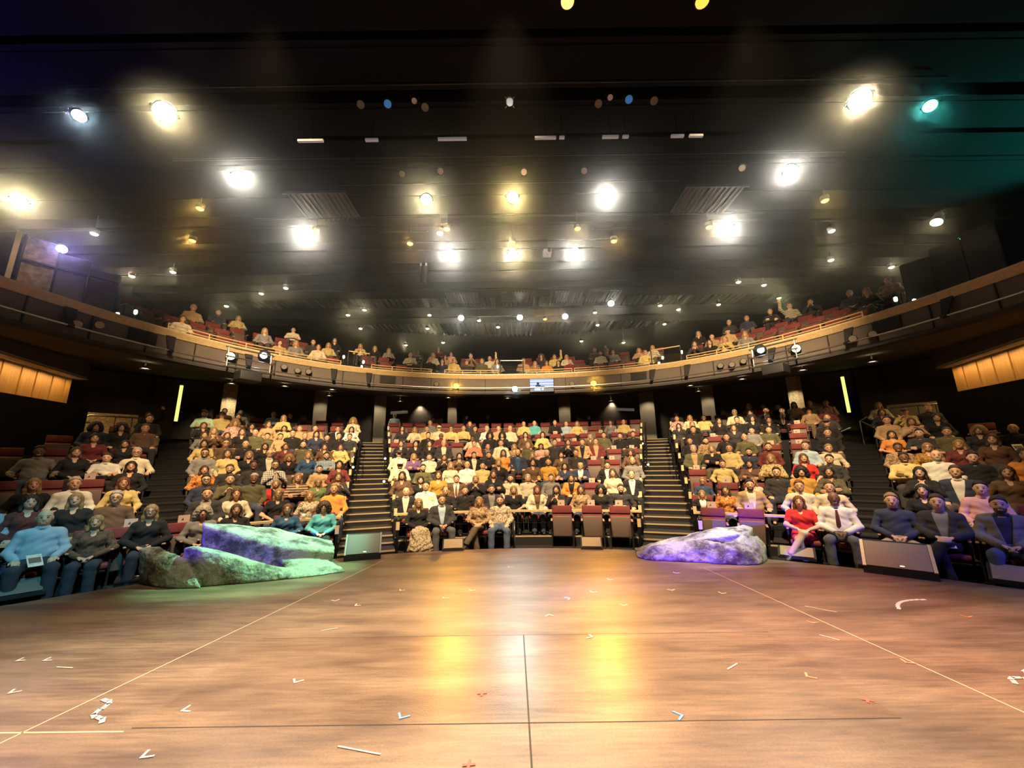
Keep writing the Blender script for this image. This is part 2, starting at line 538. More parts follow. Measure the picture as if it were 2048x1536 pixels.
# black stair rails in the two middle aisles
for ai in (1, 2):
    az, w = AIS[ai]
    for j, (r0, r1, sd) in enumerate(((14.3, 15.6, -1), (16.0, 17.4, -1), (15.4, 16.8, 1), (17.6, 19.3, 1))):
        sd = sd if ai == 1 else -sd
        t = empty('handrail', (0, 0, 0))
        tag(t, f"black metal stair handrail, {['lowest','third lowest','second lowest','topmost'][j]} on the {'left' if ai==1 else 'right'} middle stairs", 'handrail', 'stair handrails')
        def q(r, h):
            p = pol(r, az, zst(r) + h); tx = Vector((math.cos(R(az)), -math.sin(R(az)), 0))
            return p + tx * sd * (w / 2 - .12)
        MB().tube([q(r0, .86), q(r1, .86)], .022).build('top_rail', [M_metal], t)
        for rr in (r0 + .05, r1 - .05): MB().tube([q(rr, -.05), q(rr, .86)], .02).build('post', [M_metal], t)

# ---------------------------------------------------------------- walls, ceiling
M_lowwall = mat('dark_back_wall', (.15, .125, .12), .85, noise=.15, nscale=1.5)
mb = MB()
mb.ring(21.4, 21.7, -75, 75, -.3, 5.7, 60, 0, (0, 0))
tag(mb.build('wall_back', [M_lowwall]), kind='structure')
M_upwall = mat('upper_back_wall', (.022, .020, .022), .9)
mb = MB()
mb.ring(26.2, 26.5, -80, 80, 4.5, 11.5, 60, 0, (0, 0))
tag(mb.build('wall_upper', [M_upwall]), kind='structure')
for sd, nm in ((-1, 'wall_left'), (1, 'wall_right')):
    mb = MB(); mb.box((sd * 19.2, 4, 5.3), (.3, 30, 13))
    tag(mb.build(nm, [M_upwall]), kind='structure')
mb = MB(); mb.box((0, -10.5, 5.3), (40, .3, 13))
tag(mb.build('wall_stage_end', [M_upwall]), kind='structure')

# corrugated metal deck ceiling, ribs running away from the stage
M_deck = mat('dark_metal_deck', (.022, .019, .020), .6, .2)
v = []; f = []
xs = []
x = -19.0
while x < 19.0:
    xs += [(x, 10.9), (x + .13, 10.9), (x + .17, 10.76), (x + .28, 10.76)]
    x += .32
for (x, z) in xs: v += [(x, -10.4, z), (x, 26.4, z)]
for i in range(len(xs) - 1): f.append((2 * i, 2 * i + 1, 2 * i + 3, 2 * i + 2))
mb = MB().add(v, f)
mb.box((0, 8, 11.2), (39, 38, .2))
tag(mb.build('ceiling', [M_deck]), kind='structure')
# catwalk beams across the room
M_beam = mat('catwalk_beam', (.012, .010, .011), .9, spec=.15)
mb = MB()
for y in (2.8, 4.9, 6.1, 7.45, 8.2, 9.3, 10.45, 12.0, 13.6, 15.3, 17.0, 20.5):
    mb.box((0, y, 10.25), (36, .16 if y != 10.45 else .5, .55))
    mb.box((0, y + .5, 9.98), (36, .9, .05))
tag(mb.build('ceiling_beam', [M_beam]), kind='structure')

# ---------------------------------------------------------------- balcony
S0, S1 = BS[0], BS[-1]
mb = MB()
strip(mb, S0, S1, [(0, 4.80), (.18, 4.80), (.18, 5.52), (0, 5.52)], 110)
tag(mb.build('wall_balcony', [M_taupe]), 'taupe curved balcony front', kind='structure')
mb = MB()
strip(mb, S0, S1, [(-.03, 5.38), (.26, 5.40), (.26, 5.58), (-.12, 5.58), (-.12, 5.54)], 110)
tag(mb.build('trim_1', [M_tan]), 'tan ledge capping the balcony front', kind='structure')
mb = MB()
strip(mb, S0, S1, [(-.02, 4.72), (.25, 4.72), (.25, 4.80), (-.02, 4.80)], 110)
tag(mb.build('trim_2', [M_dark]), kind='structure')
def soff(x, y): return 4.80 + .12 * max(0.0, math.hypot(x, y) - 16.0)
M_soffit = mat('balcony_underside', (.10, .082, .07), .9, noise=.1, nscale=1)
mb = MB()
v = []; f = []
n = 90
for i in range(n + 1):
    s = S0 + (S1 - S0) * i / n
    a = bal(s, .2, 4.78); d = Vector((a.x, a.y - 3, 0)).normalized()
    b = Vector((d.x * 24, 3 + d.y * 21, 4.78))
    b.z = soff(b.x, b.y)
    v += [tuple(a), tuple(b), (b.x, b.y, b.z + .15), (a.x, a.y, 4.95)]
for i in range(n):
    for j in range(4):
        f.append((i * 4 + j, i * 4 + (j + 1) % 4, i * 4 + 4 + (j + 1) % 4, i * 4 + 4 + j))
mb.add(v, f)
tag(mb.build('floor_balcony', [M_soffit]), 'balcony slab with brown underside', kind='structure')
ZB = [5.23, 5.73, 6.18, 6.70]
mb = MB()
for r in range(4):
    o0 = .18 if r == 0 else .75 + .9 * r - .62
    o1 = .75 + .9 * r + .28 if r < 3 else 6.0
    strip(mb, -15.2, 15.2, [(o0, ZB[r] - .28), (o1, ZB[r] - .28 + (.5 if r == 3 else 0) * 0), (o1, ZB[r]), (o0, ZB[r])], 70)
tag(mb.build('floor_upper_seating', [M_carpet]), 'dark carpeted balcony steps', kind='structure')
# front joints and black straps on the balcony face
for i in range(29):
    s = -16.1 + i * 1.15
    if abs(s) < .3: continue
    mb = MB(); p = bal(s, -.012, 5.15)
    mb.box((0, 0, 0), (.028, .02, .70))
    o = mb.build('joint_strip', [M_black], None, p, -baln(s))
    tag(o, f"thin black vertical joint, {nth(i)} from the left along the balcony front", 'joint strip', 'joints along the balcony front')
# lower pipe with brackets
mb = MB()
pts = [bal(S0 + (S1 - S0) * i / 90, -.20, 4.95) for i in range(91)]
mb.tube(pts, .024, 8)
pipe = mb.build('front_pipe', [M_steel])
tag(pipe, 'long curved metal pipe along the lower balcony front', 'pipe')
for i, s in enumerate((-14.2, -12.1, -10.0, -7.2, -5.9, 5.9, 7.2, 10.0, 12.1, 14.2)):
    e = empty('strap_bracket', bal(s, 0, 5.15), -baln(s))
    tag(e, f'black strap bracket on the balcony front, {nth(i)} from the left', 'bracket', 'strap brackets on the balcony front')
    MB().add([(-.16, -.02, .34), (.10, -.02, .34), (-.02, -.2, -.2), (-.12, -.2, -.2), (-.16, .0, .34), (.10, .0, .34), (-.02, -.17, -.22), (-.12, -.17, -.22)],
             [(0, 1, 2, 3), (7, 6, 5, 4), (0, 4, 5, 1), (1, 5, 6, 2), (2, 6, 7, 3), (3, 7, 4, 0)]).build('strap', [M_black], e)
    MB().box((-.07, -.2, -.2), (.1, .1, .07)).build('clamp', [M_metal], e)
# dark vent panels on the face
for s, nm in ((-12.75, 'left outer'), (-5.2, 'left middle'), (5.3, 'right middle'), (12.9, 'right outer')):
    mb = MB(); mb.box((0, -.02, 0), (.62, .03, .30))
    for k in range(6): mb.box((0, -.04, -.12 + k * .048), (.58, .02, .014), 1)
    tag(mb.build('vent_grille', [M_black, M_dark], None, bal(s, 0, 5.2), -baln(s)), f'small dark vent grille on the {nm} balcony front', 'vent', 'vents on the balcony front')
# rails above the ledge: seated stretches have tan pipes, aisles have taller cable rails
RAILS = [(-12.2, -7.0), (-5.85, -3.45), (-2.9, -.6), (.62, 2.6), (2.7, 5.75), (7.15, 12.4)]
for i, (a, b) in enumerate(RAILS):
    t = empty('balcony_rail', bal((a + b) / 2, .05, 5.58))
    inv = -Vector(t.location)
    tag(t, f'low tan pipe rail on the balcony ledge, {nth(i)} stretch from the left', 'rail', 'low rails on the balcony ledge')
    nseg = max(6, int((b - a) * 2))
    for h in (.10, .20):
        MB().tube([bal(a + (b - a) * k / nseg, .05, 5.58 + h) + inv for k in range(nseg + 1)], .018, 8).build('pipe', [M_tan], t)
    for k in range(int((b - a) / 1.1) + 2):
        s = a + (b - a) * k / (int((b - a) / 1.1) + 1)
        MB().tube([bal(s, .05, 5.57) + inv, bal(s, .05, 5.79) + inv], .016, 6).build('post', [M_tan], t)
for i, (a, b) in enumerate(((-6.75, -5.95), (-.5, .5), (5.85, 6.95))):
    t = empty('cable_rail', bal((a + b) / 2, .05, 5.58))
    inv = -Vector(t.location)
    tag(t, f"black cable railing closing the {['left','middle','right'][i]} balcony aisle", 'railing', 'aisle railings on the balcony')
    MB().tube([bal(a, .05, 6.22) + inv, bal(b, .05, 6.22) + inv], .024, 8).build('top_rail', [M_tan if i != 1 else M_steel], t)
    for s in (a, b): MB().tube([bal(s, .05, 5.57) + inv, bal(s, .05, 6.25) + inv], .022, 8).build('post', [M_metal], t)
    mb = MB()
    for k in range(7): mb.tube([bal(a, .05, 5.66 + k * .075) + inv, bal(b, .05, 5.66 + k * .075) + inv], .006, 6)
    mb.build('cable', [M_metal], t)

# ---------------------------------------------------------------- under the balcony
def column(name, x0, y0, x1, y1, z0, z1, m, lab, depth=.6):
    a = Vector((x0, y0, 0)); b = Vector((x1, y1, 0)); d = (b - a); w = d.length
    c = (a + b) / 2; out = Vector((c.x, c.y, 0)).normalized() * depth / 2
    rz = math.atan2(d.y, d.x)
    mb = MB(); mb.box((0, 0, (z1 - z0) / 2), (w, depth, z1 - z0))
    o = mb.build(name, [m], None, (c.x + out.x, c.y + out.y, z0), rz)
    tag(o, lab, 'column', 'square columns under the balcony')
    return o
column('square_column', -9.47, 18.18, -8.95, 18.42, 2.6, 5.35, M_grey, 'grey square column above the left block, right of the left cream pilaster')
column('square_column', 9.1, 18.36, 9.6, 18.13, 2.6, 5.35, M_grey, 'grey square column above the right block, left of the right cream pilaster')
column('square_column', -3.42, 20.2, -2.95, 20.28, 2.6, 5.35, M_grey, 'grey square column behind the middle block, below the left orange lamp')
column('square_column', 2.47, 20.35, 3.07, 20.27, 2.6, 5.35, M_grey, 'grey square column behind the middle block, below the right orange lamp')
column('square_column', -6.98, 19.25, -6.46, 19.46, 2.6, 5.3, M_grey, 'grey wall end lit from above at the top of the left middle stairs')
column('square_column', 6.5, 19.46, 7.15, 19.2, 2.6, 5.3, M_grey, 'grey wall end lit from above at the top of the right middle stairs')
column('square_column', -14.1, 14.9, -13.55, 15.35, 2.0, 5.3, mat('brown_column', (.05, .038, .03), .8), 'dark brown column beside the left green light strip')
column('square_column', 13.75, 15.15, 14.35, 14.75, 2.0, 5.3, mat('brown_column', (.05, .038, .03), .8), 'dark brown column beside the right green light strip')
M_cream = mat('cream_stone', (.62, .50, .34), .8, noise=.35, nscale=14, bump=.4, bscale=18)
for sd, nm in ((-1, 'left'), (1, 'right')):
    e = empty('cream_pilaster', (sd * 12.3, 16.45, 2.6), -sd * R(36))
    tag(e, f'cream stone pilaster lit from above at the back of the {nm} block', 'pilaster', 'cream pilasters')
    MB().box((sd * -.1, .15, 1.4), (.36, .3, 2.8), bev=.01).build('stone_face', [M_cream], e)
    MB().box((sd * .16, .16, 1.4), (.16, .28, 2.8), bev=.01).build('wood_edge', [mat('pale_wood', (.55, .40, .24), .6, noise=.2, nscale=6)], e)
    M_led = lampmat('green_strip_light', (.80, 1.0, .18), 1.5)
    e = empty('light_strip', (sd * 13.42, 15.28, 3.62), -sd * R(42))
    tag(e, f'glowing yellow green vertical light strip at the back {nm}', 'strip light', 'green strip lights')
    MB().box((0, .03, .72), (.16, .05, 1.5)).build('channel', [M_metal], e)
    MB().box((0, 0, .72), (.11, .02, 1.46)).build('diffuser', [M_led], e)

# little lamps washing the columns and wall ends
for (x, y, tx, ty, pw) in ((-6.7, 18.7, -6.75, 19.5, 60), (6.75, 18.7, 6.85, 19.5, 60), (-9.0, 17.7, -9.2, 18.5, 40), (9.2, 17.7, 9.4, 18.4, 40), (-11.9, 15.9, -12.3, 16.5, 90), (11.9, 15.9, 12.3, 16.5, 60),
                           (-3.1, 19.6, -3.2, 20.4, 45), (2.7, 19.6, 2.8, 20.4, 45), (-8.0, 20.2, -8.0, 21.4, 60), (8.2, 20.0, 8.4, 21.2, 60), (-5.0, 20.6, -5.0, 21.5, 40), (5.4, 20.6, 5.4, 21.5, 40)):
    spot('wall_washer', (x, y, 5.0), (tx, ty, 3.3), pw, WARM2, 95, .8, .05)

# wood slat walls with a cove light, dark parapets, stair rails at both sides
def wood_material():
    m = bpy.data.materials.new('golden_wood')
    ns, ls = nodes(m); b = ns['Principled BSDF']
    tc = ns.new('ShaderNodeTexCoord')
    mp = ns.new('ShaderNodeMapping'); mp.inputs['Scale'].default_value = (9, 9, .6)
    ls.new(tc.outputs['Object'], mp.inputs['Vector'])
    n1 = ns.new('ShaderNodeTexNoise'); n1.inputs['Scale'].default_value = 2.5; n1.inputs['Detail'].default_value = 5
    ls.new(mp.outputs[0], n1.inputs['Vector'])
    cr = ns.new('ShaderNodeValToRGB')
    cr.color_ramp.elements[0].color = (.25, .12, .035, 1); cr.color_ramp.elements[1].color = (.52, .30, .10, 1)
    ls.new(n1.outputs['Fac'], cr.inputs['Fac']); ls.new(cr.outputs[0], b.inputs['Base Color'])
    b.inputs['Roughness'].default_value = .5
    return m
M_wood = wood_material()
M_cove = lampmat('cove_glow', (1.0, .66, .22), 6.0)
for sd, nm in ((-1, 'left'), (1, 'right')):
    A = Vector((sd * 12.2, 6.2, 0)); B = Vector((sd * 14.3, 12.2, 0))
    d = (B - A); L = d.length; rz = math.atan2(d.y, d.x)
    e = empty('wood_panel_wall', (A.x, A.y, 0), rz)
    tag(e, f'golden wood panelled wall glowing under a cove at the far {nm}', 'wood wall', 'golden wood walls')
    sgn = -1 if sd > 0 else 1     # outward side of the panel in local y
    k = 0; x = 0.0
    while x < L - .1:
        wdt = (.30, .22, .34, .26)[k % 4]
        wdt = min(wdt, L - x)
        MB().box((x + wdt / 2, sgn * .05 + (.02 if k % 2 else 0), 2.55), (wdt - .02, .06, 4.3)).build('board', [M_wood], e)
        x += wdt; k += 1
    MB().box((L / 2, sgn * -.22, 4.66), (L, .30, .05)).build('cove_shelf', [mat('cove_trim', (.3, .22, .14), .7)], e)
    MB().box((L / 2, sgn * -.10, 5.02), (L, .5, .62)).build('bulkhead', [M_soffit], e)
    MB().box((L / 2, sgn * -.16, 4.70), (L, .05, .02)).build('cove_lamp', [M_cove], e)
    cl = bpy.data.lights.new('cove_light', 'AREA'); cl.shape = 'RECTANGLE'; cl.size = L; cl.size_y = .08; cl.energy = 75; cl.color = (1, .60, .20)
    co = bpy.data.objects.new('cove_light', cl); COL.objects.link(co)
    nrm = Vector((d.y, -d.x, 0)).normalized() * (1 if sd < 0 else -1)
    co.location = (A + B) / 2 + nrm * .28 + Vector((0, 0, 4.6))
    co.rotation_euler = (nrm * -.35 + Vector((0, 0, -1))).to_track_quat('-Z', 'Y').to_euler()
    co.rotation_euler = (0, 0, rz)
    # parapet in front
    A2 = Vector((sd * 13.2, 6.4, 0)) * .93; B2 = Vector((sd * 13.35, 11.9, 0))
    d2 = (B2 - A2); L2 = d2.length
    o = MB().box((L2 / 2, 0, 1.8), (L2, .18, 3.74)).build('wall_parapet_' + nm, [M_black], None, (A2.x, A2.y, 0), math.atan2(d2.y, d2.x))
    tag(o, kind='structure')
    # stone wall behind the stair rails
    mbs = MB(); mbs.box((0, 0, 1.0), (3.4, .2, 2.3))
    o = mbs.build('wall_stone_' + nm, [M_cream if sd < 0 else M_grey], None, (sd * 15.0, 12.9, 1.55), -sd * R(48))
    tag(o, kind='structure')
    e = empty('stair_rail', (sd * 12.9, 12.3, 2.05), -sd * R(46))
    tag(e, f'bent tubular stair rails on the landing at the upper {nm}', 'stair rail', 'landing stair rails')
    MB().tube([(-1.35, 0, .0), (-1.35, 0, 1.0), (-1.15, 0, 1.12), (-.45, 0, 1.14), (-.35, 0, 1.06), (-.35, 0, 0)], .026).build('front_rail', [M_steel], e)
    MB().tube([(-.7, .5, .0), (-.7, .5, 1.25), (-.5, .5, 1.42), (.75, .5, 1.42), (.85, .5, 1.34), (.85, .5, 0)], .026).build('rear_rail', [M_steel], e)
    MB().tube([(-1.3, 0, .98), (-.75, -.25, .55), (-.75, -.25, 0)], .024).build('sloping_rail', [M_steel], e)
    MB().tube([(-2.4, -.2, .45), (-1.6, -.1, .8)], .02).build('wall_rail', [M_steel], e)
    for k, xx in enumerate((-1.0, -.7, .1, .5)):
        MB().tube([(xx, 0 if k < 2 else .5, 0), (xx, 0 if k < 2 else .5, 1.1 if k < 2 else 1.4)], .012, 6).build('baluster', [M_metal], e)
# tan stone window wall at the left balcony end, plain one at the right
M_stone = mat('brown_stone', (.34, .25, .17), .8, noise=.55, nscale=7, bump=.6, bscale=9)
for sd, nm in ((-1, 'left'), (1, 'right')):
    e = empty('framed_wall_panel', (sd * 12.55, 8.95, 5.0), math.atan2(1.42, -sd * 1.05))
    tag(e, f"{'brown stone wall with black frames' if sd<0 else 'dark framed wall'} at the {nm} end of the balcony", 'wall panel', 'framed panels at the balcony ends')
    hs = (2.72, 2.5, 2.3)
    for k in range(3):
        MB().box((.30 + k * .60, .05, hs[k] / 2), (.58, .08, hs[k])).build('stone_panel' if k == 0 else 'plain_panel', [(M_stone if k == 0 else M_taupe) if sd < 0 else M_dark], e)
    for k in range(4): MB().box((k * .60, 0, hs[min(k, 2)] / 2), (.045, .12, hs[min(k, 2)])).build('mullion', [M_black], e)
    MB().box((.9, 0, 2.05), (1.8, .10, .045)).build('crossbar', [M_black], e)
    if sd < 0: MB().box((-.12, -.02, 1.38), (.09, .12, 2.76)).build('light_edge', [mat('pale_edge', (.75, .55, .33), .6)], e)
    spot('panel_light', (sd * 11.2, 8.2, 8.6), (sd * 12.4, 9.2, 6.4), 90 if sd < 0 else 20, (1, .75, .5), 50, .8, .06)
LAMPS = """big warm -7.46 6.93 9.30 largest glaring white spotlight above the left end of the stage
big warm 7.56 6.85 9.30 largest glaring white spotlight above the right end of the stage
big warm -14.05 9.66 9.30 glaring spotlight at the far left edge above the wood wall
big white -7.19 8.86 9.30 bright white spotlight behind the largest left spotlight
big white 7.49 8.89 9.30 bright white spotlight behind the largest right spotlight
big white -6.85 11.48 9.30 white spotlight under the left corrugated deck, beside an amber downlight
big white 7.18 11.37 9.30 white spotlight under the right corrugated deck, beside an amber downlight
big warm -2.42 9.84 9.30 left of three glaring lamps in the front middle row
big amberw 0.09 9.78 9.30 golden middle one of three glaring lamps in the front middle row
big white 2.80 9.79 9.30 right of three glaring lamps in the front middle row
big white -2.20 12.77 9.30 left of three white lamps in the second middle row
big warm 0.08 12.82 9.30 middle one of three white lamps in the second middle row
big white 2.37 12.78 9.30 right of three white lamps in the second middle row
mid white -2.62 18.98 9.30 leftmost white lamp in the distant row above the balcony seats
mid white 0.46 19.02 9.30 second white lamp from left in the distant row above the balcony
mid white 2.82 18.96 9.30 third white lamp from left in the distant row above the balcony
mid white 4.83 17.38 9.30 rightmost, higher white lamp in the distant row above the balcony
mid warm 13.94 11.25 9.30 tilted white spotlight high above the right wood wall
down amber -9.57 10.48 9.60 amber downlight left of the corrugated deck, nearest the stage
down amber -11.18 12.17 9.60 amber downlight in the left ceiling, second back from the stage
down warm -13.75 14.35 9.60 pale downlight in the left ceiling, third back from the stage
down warm -15.70 14.64 9.60 pale downlight nearest the left balcony end
down amber -6.38 11.32 9.30 amber downlight touching the white spotlight under the left corrugated deck
down amber -2.07 11.25 9.30 amber lamp above the left white lamp of the second middle row
down amber -3.48 12.06 9.30 amber lamp on a short bar left of the second middle row
down amber 0.08 12.08 9.30 amber lamp just above the middle white lamp of the second row
down amber 2.22 11.32 9.30 amber lamp above the right white lamp of the second middle row
down amber 3.61 12.07 9.30 amber lamp on a short bar right of the second middle row
down white -2.30 11.32 9.20 small round white lamp beside the upper left amber lamp
down amber 6.55 11.33 9.30 amber downlight beside the white spotlight under the right corrugated deck
down amber 9.75 10.49 9.60 amber downlight in the right ceiling, nearest the stage
down warm 11.26 12.10 9.60 pale downlight in the right ceiling, second back from the stage
down warm 12.84 14.09 9.60 pale downlight in the right ceiling, third back from the stage
down warm 15.87 14.72 9.60 pale downlight nearest the right balcony end
down warm -10.04 15.90 9.60 upper right of a downlight pair in the left rear ceiling
down warm -11.47 16.42 9.60 lower left of a downlight pair in the left rear ceiling
down warm -14.05 17.76 9.60 lone downlight over the left balcony seats
down warm -8.61 19.10 9.60 left one of three clustered downlights left of the distant white lamps
down warm -7.50 18.47 9.60 upper one of three clustered downlights left of the distant white lamps
down warm -8.74 21.14 9.60 lowest of three clustered downlights left of the distant white lamps
down warm -4.34 19.25 9.60 upper downlight left of the leftmost distant white lamp
down warm -4.89 21.28 9.60 lower downlight left of the leftmost distant white lamp
down warm -1.78 20.13 9.60 downlight between the first and second distant white lamps
down warm -0.77 21.19 9.60 lower downlight between the first and second distant white lamps
down amber 1.87 20.04 9.60 amber downlight between the second and third distant white lamps
down warm 4.45 19.20 9.60 upper downlight between the two right distant white lamps
down warm 4.99 21.07 9.60 lower downlight right of the third distant white lamp
down warm 7.60 18.39 9.60 left one of three clustered downlights right of the distant white lamps
down warm 8.77 18.94 9.60 right one of three clustered downlights right of the distant white lamps
down warm 8.85 21.05 9.60 lowest of three clustered downlights right of the distant white lamps
down warm 10.57 18.36 9.60 lone downlight over the right middle balcony seats
down warm 10.17 15.90 9.60 upper left of a downlight pair in the right rear ceiling
down warm 11.52 16.23 9.60 lower right of a downlight pair in the right rear ceiling
down warm 13.18 17.67 9.60 downlight above the striped shirts on the right balcony
down warm 4.33 22.76 9.20 small downlight over the balcony, right of its middle aisle
down warm 7.05 23.17 9.20 small downlight over the balcony, left of its right aisle
down warm -4.22 22.70 9.20 small downlight over the people in the left middle balcony
down warm -6.62 23.10 9.20 small downlight over the left middle balcony seats
down white -13.59 11.25 9.30 small white lamp over the left balcony end
cool bluew -8.89 6.62 8.90 round blue white moving lamp high on the left
cool violet -12.15 9.41 7.60 violet spotlight in front of the stone panel on the left
cool teal 8.76 6.65 8.90 teal spotlight high on the right
cool teal 12.34 9.40 7.60 lower teal spotlight near the right balcony end
unlit bluelens -2.58 6.80 9.30 blue lensed unlit spotlight on the front pipe, left of middle
unlit bluelens 2.57 6.77 9.30 blue lensed unlit spotlight on the front pipe, right of middle
unlit palelens 0.03 6.79 9.30 pale blue lensed unlit spotlight at the middle of the front pipe
unlit greylens -3.16 6.81 9.30 dim unlit spotlight at the left end of the front pipe
unlit greylens -1.80 6.89 9.30 tilted unlit spotlight right of the left blue lens
unlit peachlens -1.97 6.65 9.20 small pinkish lens above the tilted unlit left spotlight
unlit greylens 1.94 6.86 9.30 tilted unlit spotlight left of the right blue lens
unlit peachlens 2.13 6.63 9.20 small pinkish lens above the tilted unlit right spotlight
unlit greylens 3.12 6.81 9.30 dim unlit spotlight at the right end of the front pipe
unlit peachlens -1.81 8.74 9.30 unlit lamp with barn doors above the left glaring lamp
unlit peachlens 0.39 8.80 9.30 unlit lamp with barn doors above the golden middle lamp
unlit peachlens 1.98 8.79 9.30 unlit lamp with barn doors above the right glaring lamp
unlit greylens -2.84 8.81 9.30 dim unlit lamp at the left end of the second pipe
unlit greylens 6.14 8.76 9.30 dim unlit lamp at the right end of the second pipe
down amber 0.92 4.52 8.60 amber spotlight cut by the top of the photo
down orange 2.98 4.54 8.60 orange spotlight cut by the top of the photo, further right
under warm -8.70 14.42 4.78 small downlight in the balcony underside, left of the left round column
under warm -7.27 15.24 4.79 upper of two downlights at the left square column top
under warm -8.62 17.83 5.03 lower of two downlights at the left square column top
under warm -5.61 19.00 4.92 downlight in the balcony underside above the left sound desk
under warm -3.11 18.50 4.98 downlight in the balcony underside below the left orange lamp
under warm -0.23 19.01 5.00 downlight in the balcony underside below the mint lamp
under warm 4.98 19.17 4.83 downlight in the balcony underside above the right control desk
under warm 7.34 15.52 4.82 upper of two downlights at the right square column top
under warm 8.75 17.77 5.00 lower of two downlights at the right square column top
under warm 8.62 14.09 4.75 downlight in the balcony underside right of the right square column
under warm 9.75 12.56 4.70 downlight in the balcony underside above the right cream pilaster
under warm -10.69 14.32 4.89 downlight in the balcony underside above the left cream pilaster
under warm -11.07 11.24 4.70 downlight in the balcony underside near the left green light strip
under warm 11.22 11.60 4.71 downlight in the balcony underside near the right green light strip
lens warm -8.82 11.61 5.18 round yellow lamp on the left balcony front
moving bluew -8.31 12.40 5.42 blazing blue white moving light on the left balcony front
lens orange -2.37 15.92 5.03 blazing orange lamp on the balcony front, left of the middle
lens mint 0.12 16.07 4.90 mint white lamp at the middle of the balcony front
lens orange 3.40 15.69 5.01 blazing orange lamp on the balcony front, right of the screen
moving bluew 8.33 12.37 5.38 blazing blue white moving light on the right balcony front
lens warm 8.87 11.53 5.16 round yellow white lamp on the right balcony front
par grey -7.90 12.92 5.17 first unlit small lamp from left on the left balcony pipe
par grey -7.60 13.24 5.11 second unlit small lamp from left on the left balcony pipe
par grey -7.35 13.50 5.13 third unlit small lamp from left on the left balcony pipe
par grey 7.48 13.38 5.12 first unlit small lamp from left on the right balcony pipe
par grey 7.73 13.10 5.08 second unlit small lamp from left on the right balcony pipe
par grey 7.98 12.83 5.13 third unlit small lamp from left on the right balcony pipe
par grey -3.16 15.76 5.09 unlit small lamp on the balcony front left of the orange lamp
par grey 2.53 15.89 5.06 unlit small lamp on the balcony front beside the screen
par grey -10.00 8.37 5.03 unlit small lamp at the outer left balcony front
par grey -9.91 8.75 5.15 unlit small lamp at the left balcony front below the bracket
par grey 9.48 10.23 5.04 unlit small lamp at the right balcony front below the bracket
par grey 9.62 9.78 5.01 unlit small lamp at the outer right balcony front
"""
# ---------------------------------------------------------------- lamps
LCOL = dict(warm=(1, .80, .45), white=(1, .93, .78), amberw=(1, .72, .28), amber=(1, .55, .13), orange=(1, .40, .05), bluew=(.62, .78, 1), violet=(.40, .34, 1),
            teal=(.12, .95, .85), mint=(.45, 1, .85))
M_can = mat('black_lamp_can', (.010, .010, .011), .65)
M_lensoff = {'bluelens': mat('blue_glass_glow', (.05, .32, .85), .15, emit=.25), 'palelens': mat('pale_blue_glass_glow', (.30, .42, .62), .15, emit=.12), 'greylens': mat('grey_glass', (.30, .30, .30), .12),  # coloured lenses get a faint glow of their own, though these lamps are off
             'peachlens': mat('pink_glass_glow', (.75, .55, .45), .2, emit=.08), 'grey': mat('bright_reflector', (.8, .76, .68), .15, .8)}
LTYPE = {'big': ('stage_spotlight', 'glaring ceiling spotlights'), 'mid': ('stage_spotlight', 'glaring ceiling spotlights'), 'down': ('downlight', 'ceiling downlights'), 'cool': ('coloured_spotlight', 'coloured spotlights'),
         'unlit': ('unlit_spotlight', 'unlit spotlights on the pipes'), 'under': ('recessed_light', 'lights in the balcony underside'), 'lens': ('balcony_spotlight', 'spotlights on the balcony front'),
         'moving': ('moving_light', 'moving lights on the balcony front'), 'par': ('small_lamp', 'small lamps on the balcony pipe')}
meshc = {}
def lmesh(key, fn, mats):
    if key not in meshc: meshc[key] = fn().mesh(key, mats)
    return meshc[key]
def can(r, l):
    return MB().lathe([(r, .0), (r * 1.04, .0), (r * 1.04, l * .45), (r * .8, l * .6), (r * .75, l * .95), (r * .3, l), (0.001, l)], 18)
def yoke(r, l):
    return MB().tube([(-r * 1.15, 0, l * .4), (-r * 1.2, 0, l * .9), (-r * .8, 0, l * 1.25), (r * .8, 0, l * 1.25), (r * 1.2, 0, l * .9), (r * 1.15, 0, l * .4)], r * .09, 6).box((0, 0, l * 1.33), (r * .4, r * .4, l * .2))
def barn(r):
    mb = MB()
    for k in range(4):
        a = k * PI / 2 + PI / 4
        mb.box((math.cos(a) * r * 1.35, math.sin(a) * r * 1.35, -.06), (r * .5, .012, r * .8), rz=a)
    return mb
